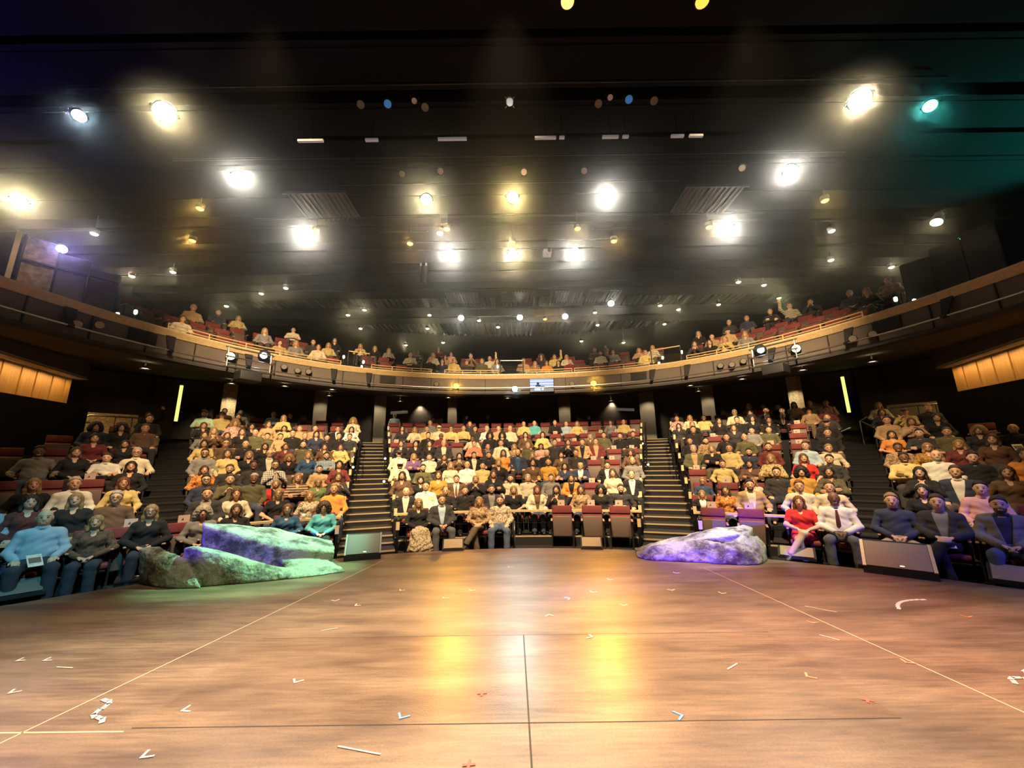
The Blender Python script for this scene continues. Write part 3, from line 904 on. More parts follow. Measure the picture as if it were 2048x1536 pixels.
for line in LAMPS.strip().split('\n'):
    w = line.split(' ')
    typ, c = w[0], w[1]
    p = Vector((float(w[2]), float(w[3]), float(w[4])))
    lab = ' '.join(w[5:])
    nm, grp = LTYPE[typ]
    e = empty(nm, p)
    tag(e, lab, 'lamp', grp)
    if typ in ('big', 'mid', 'cool', 'unlit'):
        tgt = Vector((p.x * .15, 1.2, 1.2)) if typ != 'mid' else Vector((p.x * .6, 10, 1))
        if typ == 'cool': tgt = Vector((p.x * .15, 1.5, 1.2))
        e.rotation_euler = (tgt - p).to_track_quat('-Z', 'Y').to_euler()
        r = {'big': .17, 'mid': .16, 'cool': .12, 'unlit': .085}[typ]
        if lab.startswith('small'): r = .06
        if lab.startswith('largest'): r = .21
        ob('housing', lmesh(f'can{r}', lambda: can(r, .42), [M_can]), e)
        ob('yoke', lmesh(f'yoke{r}', lambda: yoke(r, .42), [M_can]), e)
        lm = lampmat('lit_' + typ + c, LCOL[c], {'big': 26, 'mid': 22, 'cool': 9}[typ]) if typ != 'unlit' else M_lensoff[c]
        ob('lens', lmesh(f'lens{typ}{c}{r}', lambda: MB().disc(r * .92, .012), [lm]), e)
        if typ == 'unlit' and c != 'greylens': ob('barn_door', lmesh('barn', lambda: barn(r), [M_can]), e)
        if typ in ('big', 'cool'):
            pw = {'big': 1500, 'cool': 500}[typ]
            if lab.startswith('largest'): pw = 3000
            spot('lamp_beam', p + (tgt - p).normalized() * .03, tgt, pw, LCOL[c], 60 if typ == 'big' else 50, .9, r * .7)
        if typ == 'mid': spot('lamp_beam', p + (tgt - p).normalized() * .03, tgt, 200, LCOL[c], 90, .8, .1)
    elif typ == 'down':
        r = .10
        ob('housing', lmesh('downcan', lambda: MB().lathe([(.105, -.01), (.115, -.01), (.115, .14), (.05, .17), (.001, .17)], 16), [M_can]), e)
        ob('lens', lmesh('downlens' + c, lambda: MB().lathe([(.001, -.06), (.06, -.05), (.095, -.025), (.10, .005), (.001, .006)], 14), [lampmat('lit_down' + c, LCOL[c], {'amber': 2.4, 'orange': 2.2}.get(c, 5))]), e)
        ob('stem', lmesh('stem', lambda: MB().tube([(0, 0, .16), (0, 0, .7)], .012, 6), [M_can]), e)
        dirc = (Vector((p.x * .3, 0, 0)) - p).normalized()
        spot('lamp_beam', p + dirc * .16, p + dirc * 2, {'amber': 150, 'orange': 150}.get(c, 90), LCOL[c], 60, .9, .08)
    elif typ == 'under':
        ob('stem', lmesh('understem', lambda: MB().tube([(0, 0, .07), (0, 0, .35)], .02, 6), [M_taupe]), e)
        ob('trim_ring', lmesh('ring', lambda: MB().lathe([(.10, .06), (.13, .0), (.16, .0), (.16, .08)], 18), [M_taupe]), e)
        ob('lens', lmesh('underlens', lambda: MB().disc(.115, .035), [lampmat('lit_under', LCOL['warm'], 9)]), e)
        spot('lamp_beam', p + Vector((0, 0, -.02)), p + Vector((0, 0, -3)), 30, WARM, 100, .8, .08)
    elif typ in ('lens', 'par'):
        tgt = Vector((p.x * .1, 2.5, 0)) if c in ('orange', 'mint') else Vector((p.x * .4, 1.0, .8))
        if typ == 'par': tgt = Vector((p.x * .2, 2.0, 2.5))
        e.rotation_euler = (tgt - p).to_track_quat('-Z', 'Y').to_euler()
        r = .13 if typ == 'lens' else .095
        ob('housing', lmesh(f'bcan{r}', lambda: can(r, .3), [M_can]), e)
        ob('yoke', lmesh(f'byoke{r}', lambda: yoke(r, .3), [M_can]), e)
        lm = lampmat('lit_b' + c, LCOL[c], {'warm': 5, 'orange': 5, 'mint': 6}[c]) if typ == 'lens' else M_lensoff['grey']
        ob('lens', lmesh(f'blens{typ}{c}', lambda: MB().disc(r * .9, .012), [lm]), e)
        if c == 'orange': spot('lamp_beam', p + (tgt - p).normalized() * .03, (p.x * .35, 3.2, 0), 1700, (1, .42, .03), 34, .9, .12)
        if c == 'mint': spot('lamp_beam', p + (tgt - p).normalized() * .03, tgt, 600, (.8, 1, .94), 34, .9, .12)
    else:
        tgt = Vector((p.x * .3, 1.0, 1.0))
        e.rotation_euler = (tgt - p).to_track_quat('-Z', 'Y').to_euler()
        ob('head', lmesh('mhead', lambda: MB().lathe([(.10, 0), (.17, .02), (.19, .2), (.15, .36), (.001, .4)], 16), [M_can]), e)
        ob('lens', lmesh('mlens', lambda: MB().disc(.10, .012), [lampmat('lit_moving', LCOL['bluew'], 40)]), e)
        MB().tube([(-.22, 0, .2), (-.25, 0, .5), (.25, 0, .5), (.22, 0, .2)], .035).build('yoke', [M_can], e)
        MB().box((0, 0, .62), (.5, .42, .2), bev=.03).build('base', [M_can], e)

# big black projector housings slung under the balcony front
for sd, nm in ((-1, 'left'), (1, 'right')):
    s = sd * 10.15
    e = empty('projector_rig', bal(s, -.45, 4.85), -baln(s))
    tag(e, f'black box rig in pipe frame on the {nm} balcony front beside the blazing lamp', 'rig')
    MB().box((0, 0, -.28), (.62, .5, .3), bev=.03).build('case', [M_can], e)
    mb = MB()
    for x in (-.62, .62):
        mb.tube([(x, 0, .55), (x, 0, -.05)], .025)
    mb.tube([(-.7, 0, .55), (.7, 0, .55)], .025).tube([(-.7, 0, -.05), (.7, 0, -.05)], .025).tube([(-.7, -.05, .25), (.7, -.05, .25)], .022)
    mb.build('pipe_frame', [M_steel], e)

# pipes the ceiling lamps hang from, and the row of pale bars
for i, (y, z, x0, x1) in enumerate(((6.8, 9.82, -9.5, 9.5), (8.8, 9.82, -9, 9), (9.8, 9.82, -5, 5), (11.35, 9.82, -8.5, 8.5), (12.1, 9.8, -4.6, -2.9), (12.1, 9.8, 2.9, 4.7), (12.8, 9.82, -4, 4), (19.0, 9.82, -6, 6.5))):
    lab = ['first lighting pipe from the stage, with blue lensed lamps', 'second lighting pipe from the stage, with barn door lamps', 'third pipe from the stage, carrying three glaring lamps',
           'fourth pipe from the stage, under the corrugated deck', 'short bar of the left amber lamp', 'short bar of the right amber lamp', 'fifth pipe, carrying the second row of white lamps', 'most distant pipe, above the balcony seats'][i]
    o = MB().tube([(x0, y, z), (x1, y, z)], .026).build('lighting_pipe', [M_metal])
    tag(o, 'black ' + lab, 'pipe', 'lighting pipes')
for i, (x0, x1, z) in enumerate(((-5.0, -4.4, 9.3), (-3.4, -3.1, 9.3), (-1.68, -1.0, 9.3), (.62, 1.12, 9.3), (1.2, 1.32, 9.3), (2.22, 2.6, 9.3), (2.7, 2.84, 9.3), (3.85, 4.15, 9.3), (4.28, 4.6, 9.3))):
    e = empty('pale_bar', ((x0 + x1) / 2, 7.72, z))
    tag(e, f'pale horizontal bar on the ceiling, {nth(i)} from the left in its row', 'bar', 'pale bars on the ceiling')
    MB().box((0, 0, 0), (x1 - x0, .06, .055)).build('bar', [mat('pale_grey_glow', (.8, .76, .76), .5, emit=.12)], e)  # bar is no lamp; a faint glow is put into its colour
    MB().tube([(0, 0, .02), (0, 0, .72)], .01, 6).build('hanger', [M_metal], e)
e = empty('projector', (1.35, 12.8, 9.3), 0)
tag(e, 'small pale projector box hanging between the second row white lamps', 'projector')
MB().box((0, 0, 0), (.30, .34, .16), bev=.02).build('case', [mat('pale_grey_glow', (.8, .76, .76), .5, emit=.12)], e)  # case carries the same added glow as the bars
MB().lathe([(.05, 0), (.055, .06), (.001, .06)], 12, M=Matrix.Translation((.05, -.19, -.01)) @ Matrix.Rotation(R(90), 4, 'X')).build('lens', [M_can], e)
MB().tube([(0, 0, .08), (0, 0, .7)], .02, 6).build('pole', [M_metal], e)
e = empty('bar_fixture', (-3.35, 13.6, 9.0), 0)
tag(e, 'tall black double bar fixture with small pale ends left of the second white lamps', 'lamp')
for s in (-1, 1):
    MB().box((s * .10, 0, 0), (.09, .09, .85), bev=.01).build('bar', [M_can], e)
    MB().box((s * .10, -.05, .34), (.07, .02, .12)).build('pale_end', [mat('pale_grey_glow', (.8, .76, .76), .5, emit=.12)], e)
MB().tube([(0, 0, .3), (0, 0, 1.0)], .02, 6).build('pole', [M_metal], e)
# bright metal louvre panels beside the lamps
for i, (x, y, lab) in enumerate(((-5.9, 10.2, 'left'), (6.25, 10.15, 'right'))):
    e = empty('ribbed_deck_panel', (x, y + .6, 9.85))
    tag(e, f'ribbed metal deck panel catching light above the {lab} white spotlight', 'deck panel', 'ribbed deck panels')
    mb = MB()
    for k in range(11): mb.box((-.8 + k * .16, 0, 0), (.05, 1.3, .06))
    mb.box((0, 0, .05), (1.8, 1.3, .02)); mb.box((0, -.66, -.02), (1.9, .05, .06))
    mb.build('ribs', [mat('grey_metal', (.13, .12, .12), .45, .5)], e)
for i, x in enumerate((-2.4, .3, 2.75, 4.6)):
    e = empty('ribbed_deck_panel', (x, 17.9, 9.9))
    tag(e, f"ribbed metal deck panel above the {['first','second','third','fourth'][i]} distant white lamp from the left", 'deck panel', 'ribbed deck panels')
    mb = MB()
    for k in range(11): mb.box((-.7 + k * .14, 0, 0), (.045, 1.2, .06))
    mb.box((0, 0, .05), (1.6, 1.2, .02))
    mb.build('ribs', [mat('grey_metal', (.13, .12, .12), .45, .5)], e)
# lit guide lamps on the aisle ends
M_guide = lampmat('guide_glow', (1, .95, .62), 14)
for i, (a, rr, z) in enumerate(((-18.2, 15.2, .55), (-18.2, 13.1, .4), (-22.4, 16.3, .5), (-22.3, 15.2, .6), (-22.2, 14.0, .6), (17.9, 17.0, .5), (22.9, 17.6, .45), (18.3, 14.2, .5))):
    e = empty('aisle_guide_light', pol(rr, a, zst(rr) + z), -R(a))
    tag(e, f"tiny glowing guide light on the {'left' if a<0 else 'right'} middle stairs, {['third','second','topmost','fourth','fifth','upper left','upper right','lower left'][i]} one", 'guide light', 'aisle guide lights')
    MB().lathe([(.001, -.035), (.03, -.02), (.035, 0), (.03, .02), (.001, .035)], 10).build('bulb', [M_guide], e)
    MB().box((0, .03, -.1), (.03, .03, .2)).build('stem', [M_metal], e)
for i, (s, sd) in enumerate(((-13.1, 0), (-12.75, 1), (13.3, 0), (12.95, 1), (-6.15, 0), (-6.1, 1), (6.05, 0), (6.2, 1), (-6.9, 2), (6.98, 2), (-.62, 2))):
    e = empty('balcony_guide_light', bal(s, .5 if sd < 2 else .1, 5.75 + .22 * (sd != 0)), -baln(s))
    tag(e, f'small yellow guide light on the balcony ledge, number {nth(i)} near the aisle rails' if False else
        f"small yellow guide light at the {['left balcony end, outer','left balcony end, inner','right balcony end, outer','right balcony end, inner','left aisle railing, lower','left aisle railing, upper','right aisle railing, lower','right aisle railing, upper','left aisle post','right aisle post','middle aisle post'][i]}", 'guide light', 'balcony guide lights')
    MB().lathe([(.001, -.07), (.035, -.05), (.04, 0), (.035, .05), (.001, .07)], 10).build('bulb', [M_guide], e)
    MB().box((0, .03, -.13), (.04, .03, .3)).build('stem', [M_metal], e)
# ---------------------------------------------------------------- people: signed-distance shapes turned into smooth skins
def cap(P, a, b, ra, rb=None):
    rb = ra if rb is None else rb
    a = np.asarray(a, float); b = np.asarray(b, float)
    ab = b - a
    t = np.clip(((P - a) @ ab) / max(ab @ ab, 1e-9), 0, 1)
    return np.linalg.norm(P - a - t[:, None] * ab, axis=1) - (ra + (rb - ra) * t)
def ell(P, c, r):
    q = (P - np.asarray(c)) / np.asarray(r)
    k0 = np.linalg.norm(q, axis=1)
    k1 = np.linalg.norm(q / np.asarray(r), axis=1) + 1e-9
    return k0 * (k0 - 1) / k1
def smin(a, b, k):
    h = np.clip(.5 + .5 * (b - a) / k, 0, 1)
    return b + (a - b) * h - k * h * (1 - h)
def smax(a, b, k): return -smin(-a, -b, k)

def snet(fn, lo, hi, h):
    """surface nets on a sparse grid; returns vertices and quads"""
    lo = np.asarray(lo, float); hi = np.asarray(hi, float)
    N = np.ceil((hi - lo) / h).astype(int) + 1
    Hc = 4
    Nc = np.ceil(N / Hc).astype(int) + 1
    gx = np.stack(np.meshgrid(*[np.arange(k) for k in Nc], indexing='ij'), -1).reshape(-1, 3)
    dc = fn(lo + gx * (h * Hc)).reshape(Nc)
    D = np.repeat(np.repeat(np.repeat(dc, Hc, 0), Hc, 1), Hc, 2)
    D = np.roll(D, (-0, -0, -0), (0, 1, 2))[:N[0], :N[1], :N[2]].copy()
    idx = np.argwhere(np.abs(D) < h * Hc * 2.4)
    D[tuple(idx.T)] = fn(lo + idx * h)
    s = D < 0
    n0, n1, n2 = N - 1
    cnt = np.zeros((n0, n1, n2), int); acc = np.zeros((n0, n1, n2, 3))
    cs = [(i, j, k) for i in (0, 1) for j in (0, 1) for k in (0, 1)]
    def sl(A, c): return A[c[0]:c[0] + n0, c[1]:c[1] + n1, c[2]:c[2] + n2]
    for a in cs:
        for ax in range(3):
            if a[ax] == 1: continue
            b = list(a); b[ax] = 1
            A, B = sl(D, a), sl(D, b)
            m = (A < 0) != (B < 0)
            t = np.where(m, A / np.where(m, A - B, 1), 0)
            for q in range(3):
                acc[..., q] += np.where(m, a[q] + (t if q == ax else 0), 0)
            cnt += m
    act = cnt > 0
    ids = -np.ones(act.shape, int); ids[act] = np.arange(act.sum())
    cell = np.argwhere(act)
    V = lo + (cell + acc[act] / cnt[act][:, None]) * h
    F = []
    for ax in range(3):
        o1, o2 = [(1, 2), (2, 0), (0, 1)][ax]
        A = D[:-1] if ax == 0 else (D[:, :-1] if ax == 1 else D[:, :, :-1])
        B = D[1:] if ax == 0 else (D[:, 1:] if ax == 1 else D[:, :, 1:])
        m = (A < 0) != (B < 0)
        e = np.argwhere(m)
        e = e[(e[:, o1] > 0) & (e[:, o2] > 0) & (e[:, o1] < N[o1] - 1) & (e[:, o2] < N[o2] - 1)]
        if len(e) == 0: continue
        sg = A[tuple(e.T)] < 0
        d1 = np.zeros(3, int); d1[o1] = 1
        d2 = np.zeros(3, int); d2[o2] = 1
        q = [ids[tuple(c.T)] for c in (e - d1 - d2, e - d2, e, e - d1)]
        Q = np.stack(q, 1)
        Q[~sg] = Q[~sg][:, ::-1]
        F.append(Q[(Q >= 0).all(1)])
    return V, np.concatenate(F)

def skeleton(pose, fem):
    sh = .150 if fem else .176
    K = {}
    st = pose == 'p7'
    z0 = .46 if st else 0.0
    K['pel'] = np.array([0, .0, .47 + z0]); K['sp'] = np.array([0, .03, .64 + z0]); K['ch'] = np.array([0, .06, .82 + z0])
    K['nk'] = np.array([0, .055, .95 + z0]); K['hd'] = np.array([0, .02, 1.10 + z0])
    K['S'] = [np.array([s * sh, .055, .880 + z0]) for s in (-1, 1)]
    K['Hp'] = [np.array([s * .09, 0, .45 + z0]) for s in (-1, 1)]
    if st:
        K['K'] = [np.array([s * .10, -.02, .50]) for s in (-1, 1)]; K['A'] = [np.array([s * .11, .02, .09]) for s in (-1, 1)]
    elif fem:
        K['K'] = [np.array([s * .10, -.42, .46]) for s in (-1, 1)]; K['A'] = [np.array([s * .11, -.44, .09]) for s in (-1, 1)]
    else:
        K['K'] = [np.array([s * .17, -.41, .46]) for s in (-1, 1)]; K['A'] = [np.array([s * .17, -.43, .09]) for s in (-1, 1)]
    K['toe'] = [np.array([s * .02, -1.0, 0]) for s in (-1, 1)]
    E, Wr, hd, pn = [], [], [], []
    for i, s in enumerate((-1, 1)):
        P = pose
        if P == 'p0': e, w, d, n = (s * .272, -.01, .655), (s * .085, -.25, .585), (-s * .75, -.45, -.25), (0, -.2, -1)
        elif P == 'p1': e, w, d, n = (s * .268, .0, .655), (s * .17, -.26, .575), (-s * .12, -1, -.12), (0, -.1, -1)
        elif P == 'p2': e, w, d, n = (s * .255, -.10, .68), (-s * .05, -.215, .715 + s * .022), (-s, .12, .05), (0, 1, 0)
        elif P == 'p3': e, w, d, n = (s * .31, .04, .66), (s * .27, -.20, .655), (-s * .15, -1, -.2), (0, 0, -1)
        elif P == 'p4': e, w, d, n = (s * .25, -.03, .67), (s * .09, -.29, .63), (-s * .7, -.6, -.1), (0, -.3, -1)
        elif P == 'p5':
            if s > 0: e, w, d, n = (.31, -.03, 1.02), (.30, -.10, 1.27), (-.05, -.15, 1), (0, -1, 0)
            else: e, w, d, n = (s * .268, .0, .655), (s * .17, -.26, .575), (-s * .12, -1, -.12), (0, -.1, -1)
        elif P == 'p6': e, w, d, n = (s * .235, -.14, .68), (s * .085, -.33, .80), (-s * .35, -.15, .9), (-s, -.3, 0)
        else: e, w, d, n = (s * .25, .06, 1.12), (s * .22, -.06, .92), (0, -.25, -1), (-s, 0, 0)
        E.append(np.array(e, float)); Wr.append(np.array(w, float))
        d = np.array(d, float); hd.append(d / np.linalg.norm(d)); n = np.array(n, float)
        n = n - hd[-1] * (n @ hd[-1]); pn.append(n / np.linalg.norm(n))
    if pose == 'p4':
        K['K'] = [np.array([-.09, -.42, .46]), np.array([-.01, -.47, .585])]
        K['A'] = [np.array([-.03, -.43, .09]), np.array([-.23, -.60, .24])]
        K['toe'] = [np.array([0, -1., 0]), np.array([-.45, -.75, -.45])]
    K['E'], K['W'], K['hdir'], K['pn'] = E, Wr, hd, pn
    return K

def f_torso(P, K, fem, g=0.0):
    Q = P * [.70, 1, 1]
    m = lambda a: a * [.70, 1, 1]
    if fem: r = (.118, .092, .104)
    else: r = (.112, .104, .114)
    d = smin(cap(Q, m(K['pel']), m(K['sp']), r[0] + g, r[1] + g), cap(Q, m(K['sp']), m(K['ch']), r[1] + g, r[2] + g), .06)
    d = smin(d, cap(P, K['S'][0], K['S'][1], .050 + g), .07)
    for s in (0, 1): d = smin(d, cap(P, K['nk'] + [0, 0, -.015], K['S'][s], .036 + g * .6, .040 + g * .8), .05)
    if fem:
        for s in (-1, 1): d = smin(d, ell(P, K['ch'] + [s * .068, -.095, -.025], np.array([.062, .05, .06]) + g), .05)
    return d
def f_arms(P, K, g=0.0, upper=1.0, fore=1.0):
    d = None
    for i in (0, 1):
        S_, E_, W_ = K['S'][i], K['E'][i], K['W'][i]
        a = cap(P, S_, S_ + (E_ - S_) * upper, .052 + g, .043 + g)
        if upper >= 1: a = smin(a, cap(P, E_, E_ + (W_ - E_) * fore, .043 + g, .031 + g * 1.2), .025)
        d = a if d is None else np.minimum(d, a)
    return d
def f_legs(P, K, g=0.0, bell=0.0):
    d = None
    for i in (0, 1):
        a = smin(cap(P, K['Hp'][i], K['K'][i], .085 + g, .060 + g), cap(P, K['K'][i], K['A'][i], .060 + g, .043 + g + bell), .03)
        d = a if d is None else smin(d, a, .012)
    return d
def f_feet(P, K, g=0.0):
    d = None
    for i in (0, 1):
        A, t = K['A'][i], K['toe'][i]
        dn = np.array([0, 0, -.045]) if t[2] > -.1 else np.array([0, .02, -.04])
        a = cap(P, A + dn - t * .035, A + dn + t * .145 + [0, 0, -.01], .036 + g, .030 + g)
        d = a if d is None else np.minimum(d, a)
    return d
def f_head(P, K, fem):
    H = K['hd']
    d = ell(P, H + [0, .018, .028], (.077, .094, .088))
    d = smin(d, ell(P, H + [0, -.012, -.035], (.057 if fem else .062, .068, .078)), .04)
    d = smin(d, cap(P, H + [0, -.078, .012], H + [0, -.092, -.018], .008, .0125), .018)
    for s in (-1, 1):
        d = np.minimum(d, ell(P, H + [s * .078, .02, -.002], (.012, .022, .032)))
        d = smax(d, -ell(P, H + [s * .031, -.092, .014], (.017, .012, .009)), .012)
    d = smin(d, cap(P, H + [-.014, -.073, -.060], H + [.014, -.073, -.060], .010), .016)
    return d
def f_neck(P, K, fem, g=0.0):
    return cap(P, K['nk'] - [0, 0, .04], K['hd'] + [0, .015, -.05], (.050 if fem else .060) + g)
def f_hands(P, K, fem):
    sc = .9 if fem else 1.0
    d = None
    for i, s in enumerate((-1, 1)):
        W_, h, n = K['W'][i], K['hdir'][i], K['pn'][i]
        sd = np.cross(n, h) * (1 if i == 0 else -1)    # towards the thumb
        for k in range(4):
            o = (1.5 - k) * .0205 * sc
            b = W_ + h * .085 * sc + sd * o
            a = cap(P, W_ + h * .012 + sd * o * .55, b, .0155, .0125)
            ln = (.038, .044, .041, .031)[k] * sc
            m = b + h * ln + n * .010
            t = m + h * ln * .75 + n * .024
            a = smin(a, smin(cap(P, b, m, .0105, .0098), cap(P, m, t, .0098, .0085), .006), .008)
            d = a if d is None else smin(d, a, .004)
        t0 = W_ + h * .028 + sd * .026 * sc; t1 = W_ + h * .062 * sc + sd * .052 * sc + n * .012; t2 = W_ + h * .092 * sc + sd * .056 * sc + n * .022
        d = smin(d, smin(cap(P, t0, t1, .0145, .0115), cap(P, t1, t2, .0115, .009), .008), .01)
    return d
def wrinkle(P, a):
    u = P[:, 0] * 26 + P[:, 2] * 17 + 2.2 * np.sin(P[:, 1] * 13 + P[:, 2] * 9)
    v = P[:, 2] * 29 - P[:, 1] * 21 + 1.8 * np.sin(P[:, 0] * 17)
    return a * (np.sin(u) * np.sin(v + 1.3) + .5 * np.sin(u * .7 + v * 1.6) * np.sin(P[:, 0] * 19 - P[:, 1] * 11))

M_skin = mat('skin', objcol=True, rough=.55, noise=.06, nscale=30)
M_eye = mat('eye_dark', (.06, .035, .025), .3)
M_eyew = mat('eye_white', (.75, .72, .68), .3)
M_lip = mat('lips', (.40, .15, .11), .5)
M_brow = mat('brow_hair', (.16, .085, .05), .8)
M_teeth = mat('teeth', (.85, .80, .70), .4)
M_cloth = mat('plain_cloth', objcol=True, rough=.9, noise=.10, nscale=9, bump=.08, bscale=70)
M_hair = mat('hair_strands', objcol=True, rough=.6, noise=.30, nscale=26, bump=.5, bscale=70)
M_shoe = mat('shoe_leather', (.03, .022, .018), .4)
M_glass = mat('glasses_frame', (.02, .02, .02), .3)
M_pat = {'f': patmat('floral_cloth', 'floral'), 'p': patmat('plaid_cloth', 'plaid'), 'r': patmat('striped_cloth', 'stripe')}
PM = {}
BOX = ((-.45, -.88, -.03), (.45, .30, 1.42))
BOXS = ((-.45, -.40, -.03), (.45, .30, 1.80))
def bx(pose): return BOXS if pose == 'p7' else BOX
def body_mesh(pose, fem):
    key = ('body', pose, fem)
    if key in PM: return PM[key]
    K = skeleton(pose, fem)
    def fn(P):
        d = smin(f_torso(P, K, fem), f_neck(P, K, fem), .03)
        d = smin(d, f_arms(P, K), .016)
        d = smin(d, f_legs(P, K), .04)
        d = smin(d, f_feet(P, K), .02)
        d = smin(d, f_head(P, K, fem), .02)
        return smin(d, f_hands(P, K, fem), .010)
    V, F = snet(fn, *bx(pose), .0098)
    H = K['hd']; c = V[F].mean(1) - H
    mi = np.zeros(len(F), int)
    front = (c[:, 1] < -.04)
    sm = c[:, 2] + .060 - 9.0 * c[:, 0] ** 2
    mi[front & (np.abs(sm) < .0095) & (np.abs(c[:, 0]) < .030)] = 3
    mi[front & (np.abs(sm) < .0050) & (np.abs(c[:, 0]) < .022)] = 5
    for s in (-1, 1):
        mi[front & (((c[:, 0] - s * .031) / .0145) ** 2 + ((c[:, 2] - .014) / .0085) ** 2 < 1)] = 1
        mi[front & (np.abs(c[:, 0] - s * .033) < .019) & (np.abs(c[:, 2] - .036) < .0045)] = 4
    PM[key] = fastmesh('body_' + pose, V, F, [M_skin, M_eye, M_eyew, M_lip, M_brow, M_teeth], mi)
    return PM[key]
def top_mesh(pose, fem, kind):
    """kind: long, tee, jacket, inner, dress"""
    key = ('top', pose, fem, kind)
    if key in PM: return PM[key]
    K = skeleton(pose, fem); st = pose == 'p7'
    zb = (.40 if not st else .86); zn = K['nk'][2]
    g = .028 if kind == 'jacket' else (.010 if kind == 'inner' else .016)
    def fn(P):
        d = f_torso(P, K, fem, g)
        if kind != 'inner':
            up = .62 if kind in ('tee', 'dress') else 1.0
            d = smin(d, f_arms(P, K, g * .8 + (.006 if up < 1 else 0), up, .97), .016)
        d = d + wrinkle(P, .0045 if kind != 'inner' else .001)
        d = smax(d, zb - P[:, 2], .01)
        nk = cap(P, K['nk'] - [0, .004, .01], K['hd'] + [0, .0, -.02], (.056 if fem else .064) + (0.012 if kind == 'jacket' else 0.002))
        d = smax(d, -nk, .008)
        if fem and kind in ('long', 'tee', 'dress'):
            d = smax(d, -ell(P, [0, -.10, zn - .02], (.06, .11, .07)), .01)
        col = np.maximum(np.abs(cap(P, K['nk'] + [0, -.004, -.005], K['nk'] + [0, -.008, .05], .066 if not fem else .058) ) - .009, np.abs(P[:, 2] - zn - .022) - .024)
        if not fem and kind in ('long', 'jacket', 'inner'): d = smin(d, col, .008)
        if kind == 'jacket':
            zz = np.clip((P[:, 2] - (zn - .44)) / .46, 0, 1.2)
            wv = .012 + .085 * zz - .035 * np.clip(zz - .75, 0, 1)
            wedge = np.maximum(np.abs(P[:, 0]) - wv, P[:, 1] - .02)
            d = smax(d, -wedge, .008)
        if kind == 'dress': pass
        return d
    V, F = snet(fn, *bx(pose), .0135)
    PM[key] = fastmesh('top_' + kind, V, F, [M_cloth])
    return PM[key]
def pants_mesh(pose, fem, kind='trousers'):
    key = ('pants', pose, fem, kind)
    if key in PM: return PM[key]
    K = skeleton(pose, fem); zp = K['pel'][2]
    def fn(P):
        Q = P * [.70, 1, 1]
        hip = cap(Q, K['pel'] * [.70, 1, 1], (K['pel'] + [0, 0, .06]) * [.70, 1, 1], .128, .122)
        if kind == 'trousers':
            d = smin(hip, f_legs(P, K, .014, .012), .03) + wrinkle(P, .0028)
            A = K['A']
            for i in (0, 1):
                d = smax(d, cap(P, K['A'][i] - (K['K'][i] - K['A'][i]) * .3, K['A'][i] + [0, 0, -.005], .0) * -1 + .045, .01)
        elif kind == 'skirt':           # long full skirt
            km = (K['K'][0] + K['K'][1]) / 2
            d = smin(hip, cap(Q, K['pel'] * [.70, 1, 1], km * [.70, 1, 1], .115, .135), .06)
            d = smin(d, cap(Q, km * [.70, 1, 1], (km + [0, -.08, -.30]) * [.70, 1, 1], .135, .185), .05) + wrinkle(P, .010)
        else:                           # short dress skirt
            k0, k1 = [K['Hp'][i] + (K['K'][i] - K['Hp'][i]) * .80 for i in (0, 1)]
            d = smin(hip, smin(cap(P, K['Hp'][0], k0, .105, .082), cap(P, K['Hp'][1], k1, .105, .082), .06), .04) + wrinkle(P, .003)
        return smax(d, P[:, 2] - (zp + .12), .01)
    V, F = snet(fn, *bx(pose), .0135)
    PM[key] = fastmesh(kind, V, F, [M_cloth])
    return PM[key]
def shoe_mesh(pose, fem, side):
    key = ('shoe', pose, fem, side)
    if key in PM: return PM[key]
    K = skeleton(pose, fem)
    def fn(P):
        L = dict(K); L['A'] = [K['A'][side]] * 2; L['toe'] = [K['toe'][side]] * 2
        d = f_feet(P, L, .009)
        d = smin(d, cap(P, K['A'][side] + [0, .01, -.03], K['A'][side] + [0, .005, .0], .044, .046), .02)
        return smax(d, P[:, 2] - (K['A'][side][2] + .02), .01)
    V, F = snet(fn, *bx(pose), .011)
    PM[key] = fastmesh('shoe', V, F, [M_shoe])
    return PM[key]
